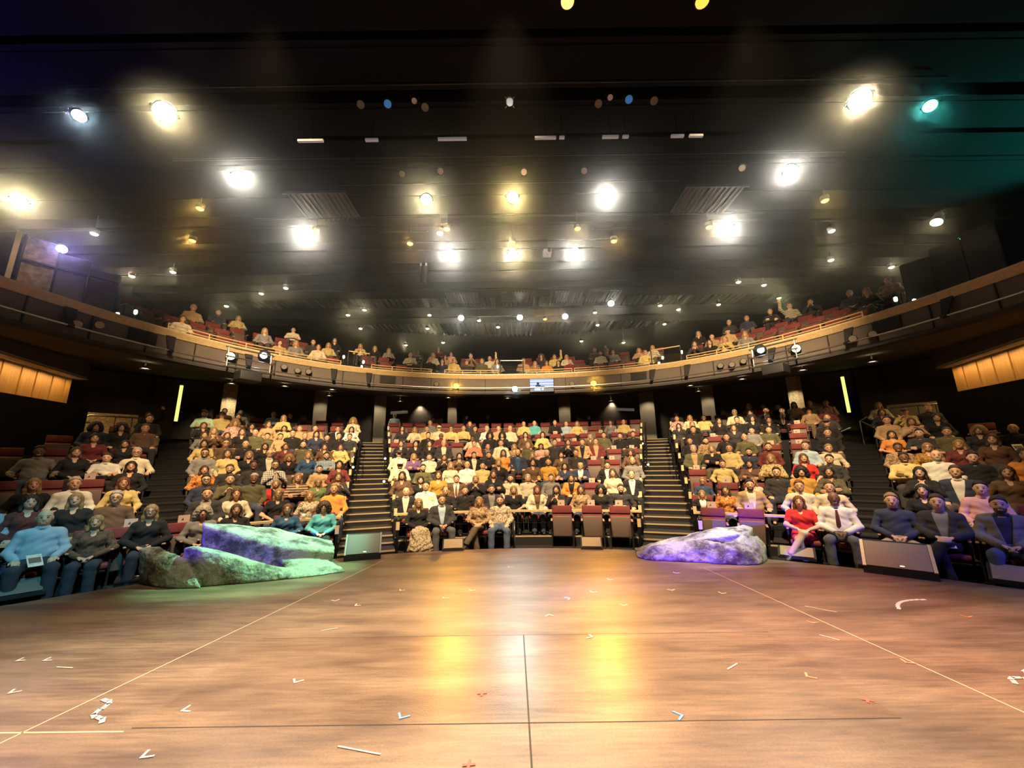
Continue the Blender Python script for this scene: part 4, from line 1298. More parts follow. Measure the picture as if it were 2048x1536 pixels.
def hair_mesh(style, z0=0.0):
    key = ('hair', style, z0)
    if key in PM: return PM[key]
    H = np.array([0, .02, 1.10 + z0])
    def fn(P):
        q = P - H
        rip = .0035 * np.sin(q[:, 0] * 190 + np.sin(q[:, 2] * 40)) * np.sin(q[:, 2] * 25)
        scalp = ell(q, [0, .022, .030], (.085, .102, .097))
        if style in ('s', 'g', 'b'):
            k = {'s': .038, 'g': .105, 'b': .2}[style]
            scalp = ell(q, [0, .022, .036], (.088, .106, .106)) + .003 * np.sin(q[:, 0] * 95 + q[:, 1] * 60) * np.sin(q[:, 1] * 80 + q[:, 2] * 50)
            line = -(q[:, 2] * .72 + q[:, 1] * .70 - .020)          # keep above a plane tilted to the nape
            d = smax(scalp, line, .012)
            if style == 'g': d = smax(d, -ell(q, [0, -.03, .13], (.062, .10, .10)), .012)
            if style == 'b':
                d = smax(smax(scalp, q[:, 2] - .045, .01), -(q[:, 1] - .015) , .012)
                d = smax(d, -q[:, 2] - .05, .01)
        elif style == 'l' or style == 'm':
            low = -.30 if style == 'l' else -.125
            d = scalp
            for s in (-1, 1):
                d = smin(d, smin(cap(q, [s * .068, .01, .03], [s * .078, .012, -.09], .026, .028), cap(q, [s * .078, .012, -.09], [s * .082, -.02, low], .028, .022), .03), .03)
            d = smin(d, cap(q, [0, .075, .0], [0, .085, low], .055, .06), .05)
            face = ell(q, [0, -.105, -.035], (.060, .085, .105))
            d = smax(d, -face, .012) + rip
        elif style == 'c':
            d = ell(q, [0, .030, .030], (.125, .128, .125))
            for s in (-1, 1): d = smin(d, ell(q, [s * .10, .03, -.05], (.055, .07, .09)), .04)
            d = d + .010 * np.sin(q[:, 0] * 105) * np.sin(q[:, 1] * 105) * np.sin(q[:, 2] * 105)
            d = smax(d, -ell(q, [0, -.115, -.035], (.062, .085, .10)), .012)
        elif style == 'h':               # cap with a brim
            d = smax(ell(q, [0, .02, .035], (.093, .108, .098)), .03 - q[:, 2], .008)
            d = smin(d, np.maximum(ell(q, [0, -.10, .045], (.072, .085, .03)), np.abs(q[:, 2] - .045) - .007), .01)
        elif style == 'beard':
            d = smax(ell(q, [0, -.013, -.043], (.0655, .0745, .083)), q[:, 2] + .030, .01)
            d = smax(d, q[:, 1] - .02, .01)
            d = smax(d, -np.maximum(np.abs(q[:, 2] + .055) - .007, np.abs(q[:, 0]) - .024), .004)
        return d
    V, F = snet(fn, H + [-.19, -.19, -.46], H + [.19, .21, .19], .0098)
    PM[key] = fastmesh('hair_' + style, V, F, [M_hair])
    return PM[key]
def glasses_mesh(z0=0.0):
    key = ('glasses', z0)
    if key in PM: return PM[key]
    mb = MB(); H = Vector((0, .02, 1.10 + z0))
    for s in (-1, 1):
        pts = [H + Vector((s * .033 + .025 * math.cos(a), -.092 + .008 * abs(math.cos(a)) , .012 + .020 * math.sin(a))) for a in np.linspace(0, 2 * PI, 12, endpoint=False)]
        mb.tube(pts, .0035, 5, closed=True)
        mb.tube([H + Vector((s * .058, -.086, .016)), H + Vector((s * .084, .01, .014))], .003, 5)
    mb.tube([H + Vector((-.009, -.097, .014)), H + Vector((.009, -.097, .014))], .0035, 5)
    PM[key] = mb.mesh('glasses', [M_glass]); return PM[key]
def tie_mesh():
    if 'tie' in PM: return PM['tie']
    mb = MB()
    ys = [(-.082, .925, .016), (-.098, .87, .020), (-.104, .80, .027), (-.100, .72, .032), (-.09, .64, .03), (-.085, .60, .004)]
    v = []; f = []
    for (y, z, w) in ys: v += [(-w, y - .012, z), (0, y - .020, z), (w, y - .012, z)]
    for i in range(len(ys) - 1):
        for k in (0, 1): f.append((i * 3 + k, i * 3 + k + 1, i * 3 + k + 4, i * 3 + k + 3))
    mb.add(v, f, 0, True)
    PM['tie'] = mb.mesh('tie', [M_cloth]); return PM['tie']

CL = dict(black=(.010, .009, .011), charcoal=(.032, .031, .033), grey=(.22, .21, .21), white=(.70, .68, .64), cream=(.62, .55, .41), tan=(.42, .28, .15), beige=(.55, .45, .32), brown=(.12, .065, .035),
          navy=(.028, .036, .075), blue=(.03, .075, .16), lightblue=(.36, .47, .58), teal=(.10, .40, .46), mint=(.50, .74, .55), green=(.13, .20, .075), olive=(.10, .095, .048), red=(.62, .03, .025),
          pink=(.70, .38, .34), salmon=(.62, .20, .12), orange=(.72, .27, .055), mustard=(.52, .28, .05), yellow=(.60, .47, .19), maroon=(.16, .028, .03), purple=(.16, .08, .20))
CN = dict(lightblue='light blue')
HC = dict(k=(.014, .010, .008), n=(.060, .032, .018), y=(.27, .165, .065), w=(.36, .33, .29), r=(.13, .042, .018))
SKN = [(.62, .36, .23), (.68, .42, .29), (.55, .31, .19), (.64, .40, .26)]
GARM = dict(s='top', t='short sleeved top', f='patterned top', p='plaid shirt', r='striped top', j='jacket', d='dress')
TROU = [(.02, .02, .024), (.03, .035, .055), (.05, .045, .04), (.06, .075, .12), (.018, .016, .016), (.12, .09, .06)]
NP = 0
def person(loc, rz, scale, g, colr, hs, hc, flags, label, group, pose=None, legs=True, near=False):
    global NP
    NP += 1
    rr = random.Random(NP * 13 + 5)
    fl = flags.split(',')
    fem = hs in ('l', 'm', 'c') or (hs == 's' and 'F' in fl)
    if hs == 'c' and hc in 'kw' and 'G' not in fl: fem = rr.random() < .5
    P = pose or next((f for f in fl if len(f) == 2 and f[0] == 'p' and f[1].isdigit()), 'p1')
    z0 = .46 if P == 'p7' else 0.0
    o = ob('person', body_mesh(P, fem), None, loc, rz)
    kid = .80 if 'kid' in fl else 1.0
    sx = -1 if (rr.random() < .5 and P != 'p4') else 1
    o.scale = (sx * 1.04 * kid * (.5 + scale * .5), 1.0 * kid, scale * kid)
    sk = (.16, .08, .045) if 'dk' in fl else SKN[rr.randrange(4)]
    o.color = (*sk, 1)
    tag(o, label, 'person', group)
    def child(name, me, col, m=None):
        c = ob(name, me, o)
        if col: c.color = (*col, 1)
        if m:
            c.material_slots[0].link = 'OBJECT'; c.material_slots[0].material = m
        return c
    c0, c1 = (colr.split('/') + [None])[:2]
    v = 1 + rr.uniform(-.12, .12)
    base = tuple(min(.85, x * v) for x in CL[c0])
    if g == 'z':
        child('jacket', top_mesh(P, fem, 'jacket'), base)
        child('shirt', top_mesh(P, fem, 'inner'), CL[c1])
    elif g == 'd':
        child('dress', top_mesh(P, fem, 'dress'), base)
        child('dress_skirt', pants_mesh(P, fem, 'short_skirt'), base)
    else:
        child({'j': 'jacket', 's': 'sweater', 't': 't_shirt'}.get(g, 'shirt'), top_mesh(P, fem, 'tee' if g == 't' else 'long'), base, M_pat.get(g))
    if 'tie' in fl: child('tie', tie_mesh(), (.10, .03, .03) if g != 'z' else (.22, .10, .06)).location.z = z0
    if g != 'd':
        if 'skirt' in fl: child('skirt', pants_mesh(P, fem, 'skirt'), (.50, .40, .27), M_pat['f'])
        else:
            tc = TROU[rr.randrange(len(TROU))]
            if 'jeans' in fl: tc = (.085, .115, .19)
            if 'grey' in fl: tc = (.10, .10, .115)
            if 'khaki' in fl: tc = (.42, .32, .22)
            child('trousers', pants_mesh(P, fem), tc)
    if near:
        for s in (0, 1): child('shoe', shoe_mesh(P, fem, s), None)
    child('hair' if hs != 'h' else 'cap', hair_mesh(hs, z0), HC[hc] if hs != 'h' else ((.72, .66, .5) if hc == 'w' else (.06, .05, .06)))
    if 'B' in fl: child('beard', hair_mesh('beard', z0), tuple(.6 * x + .06 * y for x, y in zip(HC[hc], (1.2, .8, .5))))
    if 'G' in fl: child('glasses', glasses_mesh(z0), None)
    if 'scarf' in fl: child('scarf', hair_mesh('beard', z0), CL['cream']).location.z = -.11
    return o
def garment_phrase(g, colr):
    c0, c1 = (colr.split('/') + [None])[:2]
    c0 = CN.get(c0, c0); c1 = CN.get(c1, c1)
    if g == 'z': return f'{c0} jacket over {c1} top'
    return f'{c0} {GARM[g]}'
POSEP = dict(p0='hands clasped', p1='hands on thighs', p2='arms crossed', p3='arms resting wide', p4='legs crossed', p5='one arm raised', p6='hands raised to chest', p7='standing')
PPL = """
1 -48.8 1.05 s lightblue b n p1,prog
1 -45.5 0.94 f brown m y p0
1 -41.7 1.04 s black l y G,p0
1 -37.4 0.97 s grey c w p0
1 -34.4 0.98 s black m n p0
1 -29.3 0.94 s blue m r G,p0
1 -25.3 0.94 j teal c n G,p0
1 -13.6 0.94 s black l y G,skirt,p0
1 -10.5 0.99 z charcoal/lightblue s n p0,grey
1 -5.4 0.94 f tan l y p4
1 -2.5 0.95 f beige s n B,p1,jeans,wheel
1 34.2 0.99 d red l r p4
1 37.4 1.06 s white b n p0,dk,tie,grey
1 42.0 1.06 s navy s y p0,khaki
1 45.2 1.06 z charcoal/grey s n p4,prog
1 49.0 1.06 z grey/navy s n B,p0,jeans
2 -52.5 1.06 s lightblue b n p1
2 -49.9 1.06 f maroon m k p1
2 -47.2 1.06 s black l y p1
2 -44.5 1.06 s brown s w G,p1
2 -37.3 1.06 z charcoal/grey s n p0
2 -34.6 1.04 s cream l n p1
2 -30.4 1.01 t black l y G,p0
2 -27.0 0.94 f cream l y p1
2 -24.3 1.06 s orange s y B,p1
2 -15.3 0.95 z black/cream b n p1
2 -12.7 1.06 s mint s k p0
2 -10.0 0.94 s black g n p2
2 -7.3 0.94 s black s n p0
2 -3.6 0.96 z charcoal/grey s n B,p0
2 -0.5 0.94 t black l y p0
2 2.8 0.94 z cream/brown l r p1
2 5.5 0.94 f black m k p6
2 8.9 0.94 f tan m n p1
2 11.6 0.94 s black c k p0,scarf
2 14.3 0.95 s charcoal s n B,p3
2 24.3 1.06 z black/white m y p0,kid
2 27.0 0.94 f orange l n p1
2 29.7 1.05 z tan/cream s k B,p3
2 34.6 1.04 s cream s r p3
2 37.3 1.03 s beige s n p3
2 44.5 1.01 s black m k p1
2 48.3 1.06 s pink s k p1
3 -50.0 1.06 s black l y p3
3 -47.5 1.06 s white s w tie,p1
3 -44.2 1.05 j yellow m r p1
3 -37.6 1.06 s navy s k G,p1
3 -35.4 1.06 s olive s n p6
3 -33.1 1.06 s olive s w p1,dk
3 -30.8 0.94 z red/black m y p0
3 -28.5 1.06 r tan l y p2
3 -26.2 0.94 s green l y G,p0
3 -23.9 1.06 s charcoal l n p6
3 -15.9 1.06 f brown l k p0
3 -13.4 0.94 s black m k p0
3 -11.0 1.06 s mustard m n p1
3 -8.5 0.94 z brown/white s n p0,tie
3 -5.8 0.94 s black m y p6
3 -3.3 1.06 s black m n p2
3 -0.9 0.94 s cream s n B,p1
3 1.6 0.94 s cream s w p1
3 4.9 0.94 s grey s n p1
3 7.7 0.94 z orange/black l n p4
3 13.4 1.06 s cream m n p1
3 15.9 1.00 z black/white g n p1
3 24.6 1.06 p blue s y G,p0,kid
3 30.2 1.06 t cream m y p1,kid
3 32.7 1.05 s charcoal s k p1
3 35.1 1.06 s mustard c k p1
3 37.6 1.06 f olive l k p2
3 44.7 1.05 s black l k p6
3 47.1 1.06 z navy/white s n p1
3 50.2 1.06 s brown l n p3
4 -43.9 1.06 s black l k p1
4 -37.9 0.97 f orange l n p0
4 -35.6 0.98 s charcoal s n B,p0
4 -33.3 1.06 s charcoal s k p1,dk
4 -31.1 1.06 p white s n B,G,p6
4 -26.2 0.94 s tan s n B,p0
4 -23.9 1.06 s maroon l k p1
4 -16.2 1.03 s cream h w p2,dk
4 -13.1 0.94 s olive s k B,p0
4 -9.3 1.00 s cream l y p1
4 -7.0 1.01 s white b n p0
4 -4.8 0.98 s yellow s k p1
4 -2.5 1.06 s black m y p1
4 2.4 1.06 s brown l k p0
4 4.6 1.06 s mustard s k B,p3
4 6.9 0.94 s navy l k p2
4 9.1 0.94 z navy/white g w B,p2
4 12.8 0.94 z black/white s k p3
4 16.2 1.06 s grey g n B,p0
4 27.2 0.94 s yellow s n p3
4 30.1 0.94 s brown m k p2
4 32.4 1.06 f yellow l y p2
4 35.6 1.06 t red m r p1
4 37.9 1.02 s charcoal s k p1
4 43.9 1.03 s yellow s k p2,dk
4 46.2 1.06 s white b w B,p3
4 48.5 1.01 s black s k p1
4 51.5 1.06 s orange m n p1
5 -50.2 1.06 s grey s k p3,dk
5 -47.9 1.06 s black m n p0
5 -45.8 0.94 s white s n p2
5 -43.7 1.06 s cream s w G,p3
5 -38.1 1.06 s grey s k B,G,p1
5 -36.0 1.06 s yellow l n p1
5 -33.9 1.02 s black l y p1
5 -31.8 1.06 z black/cream b w G,p1
5 -29.7 0.94 s black c y p1
5 -27.6 1.02 s blue m y p1
5 -25.5 1.00 p lightblue s k B,p2
5 -16.4 1.06 s cream h k p1
5 -14.4 0.97 s purple l y p2
5 -12.3 0.95 s cream s n p0
5 -10.2 0.94 s black l n p6
5 -8.1 0.98 s brown l k p6
5 -6.0 0.99 z black/cream s k p1
5 -3.9 0.99 s black s n B,p2
5 -1.8 1.06 s orange l n p1
5 0.3 1.06 z navy/blue b n B,p1
5 2.4 0.97 s black l y p0
5 4.5 1.04 s black b n p1
5 6.5 0.98 s brown l k p0
5 8.6 1.03 f black s n p1
5 16.1 1.01 s brown c n p1
5 24.1 1.06 z olive/tan s w p1
5 26.2 1.06 s black l y p2
5 28.2 1.06 s yellow s n p1
5 30.3 0.94 s navy s k B,p1
5 32.4 1.06 s maroon s n B,p1
5 36.0 1.06 s lightblue s n p0
5 38.1 0.98 s cream s y B,p3
5 43.7 0.95 f tan s k p1,dk
5 45.8 0.94 f mustard m y G,p1
5 47.9 0.98 f maroon m y p0
5 50.0 1.06 s brown m n p1
6 -46.9 1.06 s maroon l k p0
6 -44.7 0.94 s black l k p1
6 -38.3 0.99 s yellow l k p1
6 -36.3 1.01 s brown s n G,p1
6 -34.4 0.99 s black b w p2
6 -32.4 0.94 s black l k p1
6 -30.2 0.94 f maroon l n p1
6 -28.3 0.99 s olive b k B,p3
6 -25.8 0.94 s brown l n p1
6 -23.9 0.94 s yellow l n p1
6 -16.2 1.06 s black m n p0
6 -14.2 1.06 s black l k p0
6 -12.3 1.06 s black l n p1
6 -10.3 1.06 z charcoal/cream s w p1
6 -6.0 1.05 s salmon s n p2
6 -4.0 0.94 z charcoal/grey g n p1
6 -2.1 1.06 s cream s n p1
6 -0.2 0.94 f tan m y p1
6 1.8 0.96 s olive s w p1
6 3.7 0.94 s pink l k p0
6 5.7 1.06 s charcoal s k p3
6 7.6 1.06 s black l n p6
6 9.6 1.05 z tan/black s n p1
6 11.5 1.06 z maroon/tan s n p1
6 23.8 0.99 s black s k p1
6 25.7 0.97 f tan s k B,p1
6 28.1 1.06 s black s k p3
6 30.1 1.03 s olive b n p1
6 38.3 1.06 s black s k p1
6 43.5 0.94 t orange l k p0
6 45.5 0.94 s charcoal s k p2
6 47.4 0.94 s olive s n p1
6 49.4 0.94 s charcoal c y p1
6 51.4 0.94 s black b n p3,prog
7 -47.0 1.05 s navy c k p1
7 -45.2 1.06 s black c k p1
7 -43.4 1.06 s brown s n p1
7 -38.4 0.94 s grey m n p1
7 -37.6 1.06 s brown l y p6
7 -36.3 0.94 s brown l n p1
7 -34.9 1.06 s black l n p1
7 -33.6 1.06 s olive s k p1
7 -32.3 0.94 s olive s k p1
7 -30.9 0.94 s tan s k p1
7 -29.6 1.06 s black s k p1
7 -28.2 0.98 s black s y p1
7 -26.9 1.05 s navy m k p1
7 -25.6 0.94 s black s k p1
7 -24.2 1.00 s black s k p1
7 -22.9 0.98 s charcoal s k p1
7 -12.5 1.06 s black s k p0
7 -10.7 1.04 s maroon b k p2,dk
7 -6.2 0.94 s cream s k p3,dk
7 -3.7 1.06 s black c k p1
7 -1.9 1.06 s black c k p0
7 1.5 1.06 s brown l k p1
7 4.0 1.06 s yellow l k p0
7 10.8 0.94 s brown m w p1
7 12.7 0.98 s olive s k p1
7 14.9 0.94 s black s k p1
7 16.7 0.98 s black s k p0
7 24.4 1.06 s black s k p1
7 29.1 1.06 s charcoal m n p1
7 31.0 0.94 s grey s k p1
7 32.8 0.94 s olive s k p1
7 38.4 1.06 s black h k p1
7 43.4 1.01 s tan s k p1
7 45.2 0.94 s tan m n p6
7 47.0 1.00 s black m k p1
8 -43.2 1.06 s black s n p1
8 -38.6 0.94 s black m n p1
8 -35.7 1.06 f pink c y p1
8 -34.0 0.97 s black m k p1
8 -32.3 1.06 s tan m n p1
8 -30.6 0.94 s yellow l k p1
8 -28.9 0.94 s tan s y p1
8 -27.1 0.98 s tan s k p0
8 -24.4 0.97 z black/white s k p1
8 -22.7 0.97 s white l k p1
8 -16.1 1.03 s charcoal m k p0
8 -14.4 1.00 s cream l y p2
8 -12.7 1.03 s yellow s n p1
8 -11.0 1.05 s cream h w p1
8 -9.3 1.03 s yellow s n G,p2
8 -7.5 1.06 s yellow s n p2
8 -5.8 1.03 s charcoal s k p1
8 -4.1 1.03 s white s w p1
8 -2.4 1.05 s tan s n p1
8 -0.7 1.02 s cream s w p1
8 22.7 0.94 s charcoal m k p1
8 24.4 0.98 s black l y p1
8 27.6 1.04 s black l k p1
8 29.6 1.04 s black s k p1
8 31.3 1.06 s black c k p1
8 33.0 0.98 s black l k p1
8 38.6 0.94 s charcoal s n p1
8 43.2 0.97 s black m n p1
8 44.9 0.94 s yellow h n p6
8 46.6 0.99 s charcoal s y p1
9 -43.3 0.94 s black l n p5
9 -38.7 1.06 s mint s n B,p2
9 -37.1 1.06 t yellow s n p1
9 -35.5 1.04 s brown l n p2
9 -30.8 1.06 s yellow m y p2
9 -22.6 1.06 s cream c y p1
9 -12.3 1.04 s grey s n p1
9 -6.6 1.00 s charcoal s n p1
9 1.3 0.98 s yellow b n p1
9 2.9 1.00 s teal b n p1
9 5.9 1.01 s black s n p4
9 7.5 0.94 s lightblue b n p1
9 9.1 0.94 s yellow m y p0
9 13.8 0.94 s grey l n p1
9 15.6 0.94 s yellow b n p1
9 22.6 0.97 f pink s n p1
9 24.2 0.98 s cream m y p1
9 25.9 0.94 t yellow s k p3,dk
9 29.5 1.06 s cream s w p2
9 31.2 1.02 r black m n p2
9 32.9 1.06 z black/white s n p1
9 34.5 1.02 z black/white s n tie,p1
9 37.1 0.96 s tan l n p1
9 38.7 0.94 f maroon s n p1
9 43.1 0.94 s cream l y p1
10 -38.8 0.94 s black l k p1
10 -36.9 0.97 s brown s n p1
10 -35.3 0.94 s white s w p1
10 -31.9 0.95 s lightblue s w p2
10 -30.1 0.94 s charcoal s k p1
10 22.6 0.94 s charcoal h n p1
10 29.6 0.94 s tan m n p1
10 31.2 1.05 f tan l y p2
10 32.7 1.01 s red l r p1
10 34.2 0.94 s black s n p1
10 35.8 0.98 s cream l n p0
10 37.3 0.99 r white s n p3
10 38.8 0.94 s cream s n p1
"""
EMPTY = """1:6.1 1:10.2 1:13.9 1:25.2 1:29.3 1:48.6 1:-38.9 1:-43.0 2:51.4 2:54.5 3:-53.7 3:10.6 3:27.4 3:53.8 4:-54.7 4:-52.0 4:-49.3 4:-46.6 4:24.2 4:54.4 5:-53.7 5:11.1 5:13.6 5:52.4 5:54.8 6:-54.6 6:-52.0 6:-49.4 6:14.0 6:16.4 6:32.8 6:35.6 6:54.3 7:-49.2 7:-16.8 7:-14.6 7:-8.4 7:6.3 7:8.6 7:26.7 7:35.6 7:49.7 8:-45.3 8:1.5 8:3.7 8:5.9 8:8.0 8:10.2 8:12.4 8:14.6 8:16.8 8:35.8 9:-33.1 9:-28.7 9:-26.7 9:-24.6 9:-16.8 9:-14.6 9:-10.4 9:-8.5 9:-4.7 9:-2.7 9:-0.7 9:11.4 10:-33.6 10:-28.2 10:-26.4 10:-24.5 10:-22.6 10:-17.2 10:-15.4 10:-13.6 10:-11.8 10:-10.0 10:-8.2 10:-6.4 10:-4.5 10:-2.7 10:-0.9 10:0.9 10:2.7 10:4.5 10:6.4 10:8.2 10:10.0 10:11.8 10:13.6 10:15.4 10:17.2 10:24.4 10:26.1 10:27.9"""

BPPL = """
1 -11.58 0.94 s cream m n p1
1 -8.90 0.94 s tan m n p1
1 -8.40 1.05 s grey m y p0
1 -7.67 1.06 s cream m n p0
1 -3.49 1.05 s black s y p0
1 -2.99 1.02 s navy m k p1
1 -2.49 1.06 s yellow m y p0
1 -1.96 0.98 s charcoal s n p1
1 -1.31 1.06 s olive s n p1
1 -0.65 1.06 s grey m n p1
1 0.53 1.06 s tan s n p1
1 1.03 0.94 f tan m y p0
1 1.53 0.94 s orange m n p1
1 2.03 0.94 s black m k p1
1 2.53 0.96 s maroon s n p1
1 5.55 1.03 s yellow s n p1
1 7.33 1.06 s charcoal m n p6
1 7.83 1.00 s black m n p1
1 8.33 1.01 s yellow l y p6
1 8.97 1.02 s grey l y p1
2 -9.14 1.05 s grey m y p0
2 -7.67 0.99 s charcoal b n p1
2 -7.17 0.98 s yellow m y p0
2 -4.24 0.97 s cream s w p2
2 -3.35 1.04 s cream m y p1
2 -2.85 0.97 s tan m k p1
2 -1.79 1.06 r tan s n p6
2 -0.98 0.94 s cream s w p5
2 1.31 1.01 s charcoal c n p1
2 1.87 0.97 s yellow s n p5
2 2.37 0.94 s cream l y p1
2 3.75 0.97 s cream s n B,p1
2 4.25 1.00 s grey m n p5
2 5.22 0.94 s tan l y p2
2 5.72 0.97 s cream l y p1
2 7.74 0.98 s tan s n p1
2 8.24 1.06 s tan h y p1
2 11.91 1.06 s black l y p0
3 -10.77 1.06 s tan s w p0
3 -6.85 1.06 s black l n p1
3 -5.99 0.98 s yellow m y p6
3 -5.49 0.97 s black m y p0
3 -4.99 0.94 s grey l y p4
3 -3.92 0.94 s black b w p2
3 -2.61 0.96 s pink l n p1
3 3.50 1.00 s olive s n p1
3 4.00 0.95 s maroon l n p1
3 7.18 1.06 s black l y p1
3 11.26 1.03 s navy s w p0
3 12.07 1.05 s tan s k p2
4 -9.96 0.96 s navy s n p1
4 -9.46 0.94 s yellow l y p0
4 -7.99 0.96 s cream s n p2
4 -3.10 0.94 s maroon l n p1
4 7.99 1.03 s charcoal s w p1
4 8.49 1.03 s navy s y p1
4 9.13 1.06 r black s n p2
4 9.63 1.06 r cream s n p5
4 10.13 0.98 s charcoal s n p6
"""
BEMPTY = """1:-11.0 1:-10.4 1:-9.8 1:-7.1 1:-5.8 1:-5.2 1:-4.6 1:3.1 1:3.7 1:4.3 1:4.9 1:9.5 1:10.1 1:10.7 1:11.3 1:11.9 2:-12.0 2:-11.4 2:-10.8 2:-10.2 2:-8.6 2:-5.8 2:-5.2 2:0.7 2:2.9 2:7.2 2:8.8 2:9.4 2:10.0 2:10.6 2:11.2 3:-12.0 3:-11.4 3:-10.2 3:-9.6 3:-9.0 3:-8.4 3:-7.8 3:-3.3 3:-2.0 3:-1.4 3:-0.8 3:0.7 3:1.3 3:1.9 3:2.5 3:4.6 3:5.2 3:5.8 3:7.7 3:8.3 3:8.9 3:9.5 3:10.1 3:10.7"""
# ---------------------------------------------------------------- seats
M_red = mat('red_upholstery', (.17, .030, .030), .8, noise=.15, nscale=10, bump=.15, bscale=90)
M_under = mat('brown_seat_shell', (.11, .070, .055), .55)
M_arm = mat('tan_armrest', (.42, .24, .15), .45)
M_sleg = mat('seat_leg', (.02, .018, .018), .5)
def seat_parts(folded):
    d = {}
    mb = MB()
    T = Matrix.Translation((0, .235, .60)) @ Matrix.Rotation(R(-9), 4, 'X')
    mb.box((0, 0, .21), (.47, .085, .18), M=T, bev=.022)
    mb.box((0, .004, -.06), (.47, .08, .33), M=T, bev=.022)
    mb.box((0, .045, .06), (.46, .03, .46), 1, M=T, bev=.01)
    d['backrest'] = mb.mesh('backrest', [M_red, M_under])
    mb = MB()
    if folded:
        T2 = Matrix.Translation((0, .10, .46)) @ Matrix.Rotation(R(80), 4, 'X')
        mb.box((0, .0, .0), (.46, .46, .07), M=T2, bev=.025)
        mb.box((0, -.012, .042), (.445, .45, .03), 1, M=T2, bev=.02)
    else:
        mb.box((0, -.02, .37), (.46, .46, .09), bev=.03)
        mb.box((0, -.02, .31), (.42, .42, .04), 1, bev=.01)
    d['cushion'] = mb.mesh('cushion', [M_red, M_under])
    mb = MB(); mb.box((0, 0, .605), (.045, .34, .03), bev=.012); d['armrest'] = mb.mesh('armrest', [M_arm])
    mb = MB()
    for s in (-1, 1):
        mb.box((s * .245, .04, .30), (.03, .16, .60)); mb.box((s * .245, .05, .012), (.05, .30, .024))
    mb.box((0, .1, .30), (.48, .05, .04))
    d['frame'] = mb.mesh('seat_frame', [M_sleg])
    return d
SP = {False: seat_parts(False), True: seat_parts(True)}
def seat(loc, rz, folded, label, group):
    e = empty('theatre_seat', loc, rz)
    tag(e, label, 'seat', group)
    p = SP[folded]
    ob('frame', p['frame'], e); ob('backrest', p['backrest'], e); ob('cushion', p['cushion'], e)
    ob('armrest', p['armrest'], e, (-.245, .0, 0)); ob('armrest', p['armrest'], e, (.245, .0, 0))
    return e
seats = []      # (row, azimuth, folded)
ppl = []
for line in PPL.strip().split('\n'):
    w = line.split(' ')
    r = int(w[0]); a = float(w[1])
    ppl.append((r, a, float(w[2]), w[3], w[4], w[5], w[6], w[7] if len(w) > 7 else 'p1'))
    if 'wheel' not in line: seats.append((r, a, False))
for t in EMPTY.split():
    r, a = t.split(':'); seats.append((int(r), float(a), True))
seats.sort(key=lambda q: (q[0], q[1]))
bseats = []; bppl = []
for line in BPPL.strip().split('\n'):
    w = line.split(' ')
    r = int(w[0]); s = float(w[1])
    bppl.append((r, s, float(w[2]), w[3], w[4], w[5], w[6], w[7] if len(w) > 7 else 'p1'))
    bseats.append((r, s, False))
for t in BEMPTY.split():
    r, s = t.split(':'); bseats.append((int(r), float(s), True))
bseats.sort()
NSEAT = 0; rest = MB(); rest_list = []
cnt = {}
for (r, a, fo) in seats:
    k = (r, sect(a, r)); i = cnt.get(k, 0); cnt[k] = i + 1
    loc = pol(RR(r), a, ZR[r - 1]); rz = -R(a)
    if NSEAT < 240:
        st = 'empty folded red theatre seat' if fo else 'occupied red theatre seat'
        seat(loc, rz, fo, f'{st}, {ORD[r-1]} row of {BLK[k[1]]}, {nth(i)} seat from the left', f'red seats of the {BLK[k[1]]}')
        NSEAT += 1
    else: rest_list.append((loc, rz, fo))
bc = {}
for (r, s, fo) in bseats:
    i = bc.get(r, 0); bc[r] = i + 1
    loc = bal(s, .75 + .9 * (r - 1), ZB[r - 1]); rz = -baln(s)
    if NSEAT < 300 and r <= 2:
        st = 'empty folded red seat' if fo else 'occupied red seat'
        seat(loc, rz, fo, f'{st} on the balcony, {ORD[r-1]} row, {nth(i)} from the left', 'red balcony seats')
        NSEAT += 1
    else: rest_list.append((loc, rz, fo))
for (loc, rz, fo) in rest_list:
    T = Matrix.Translation(loc) @ Matrix.Rotation(rz, 4, 'Z')
    p = SP[fo]
    for nm, off, mi in (('frame', (0, 0, 0), 2), ('backrest', (0, 0, 0), None), ('cushion', (0, 0, 0), None), ('armrest', (-.245, 0, 0), 3), ('armrest', (.245, 0, 0), 3)):
        me = p[nm]; M2 = T @ Matrix.Translation(off)
        o = len(rest.v)
        rest.v += [tuple(M2 @ q.co) for q in me.vertices]
        for q in me.polygons:
            rest.f.append(tuple(i + o for i in q.vertices)); rest.m.append(q.material_index if mi is None else mi); rest.sm.append(q.use_smooth)
if rest_list:
    o = rest.build('theatre_seats', [M_red, M_under, M_sleg, M_arm])
    tag(o, 'remaining red seats in the rearmost rows and on the upper balcony', 'seats', kind='stuff')

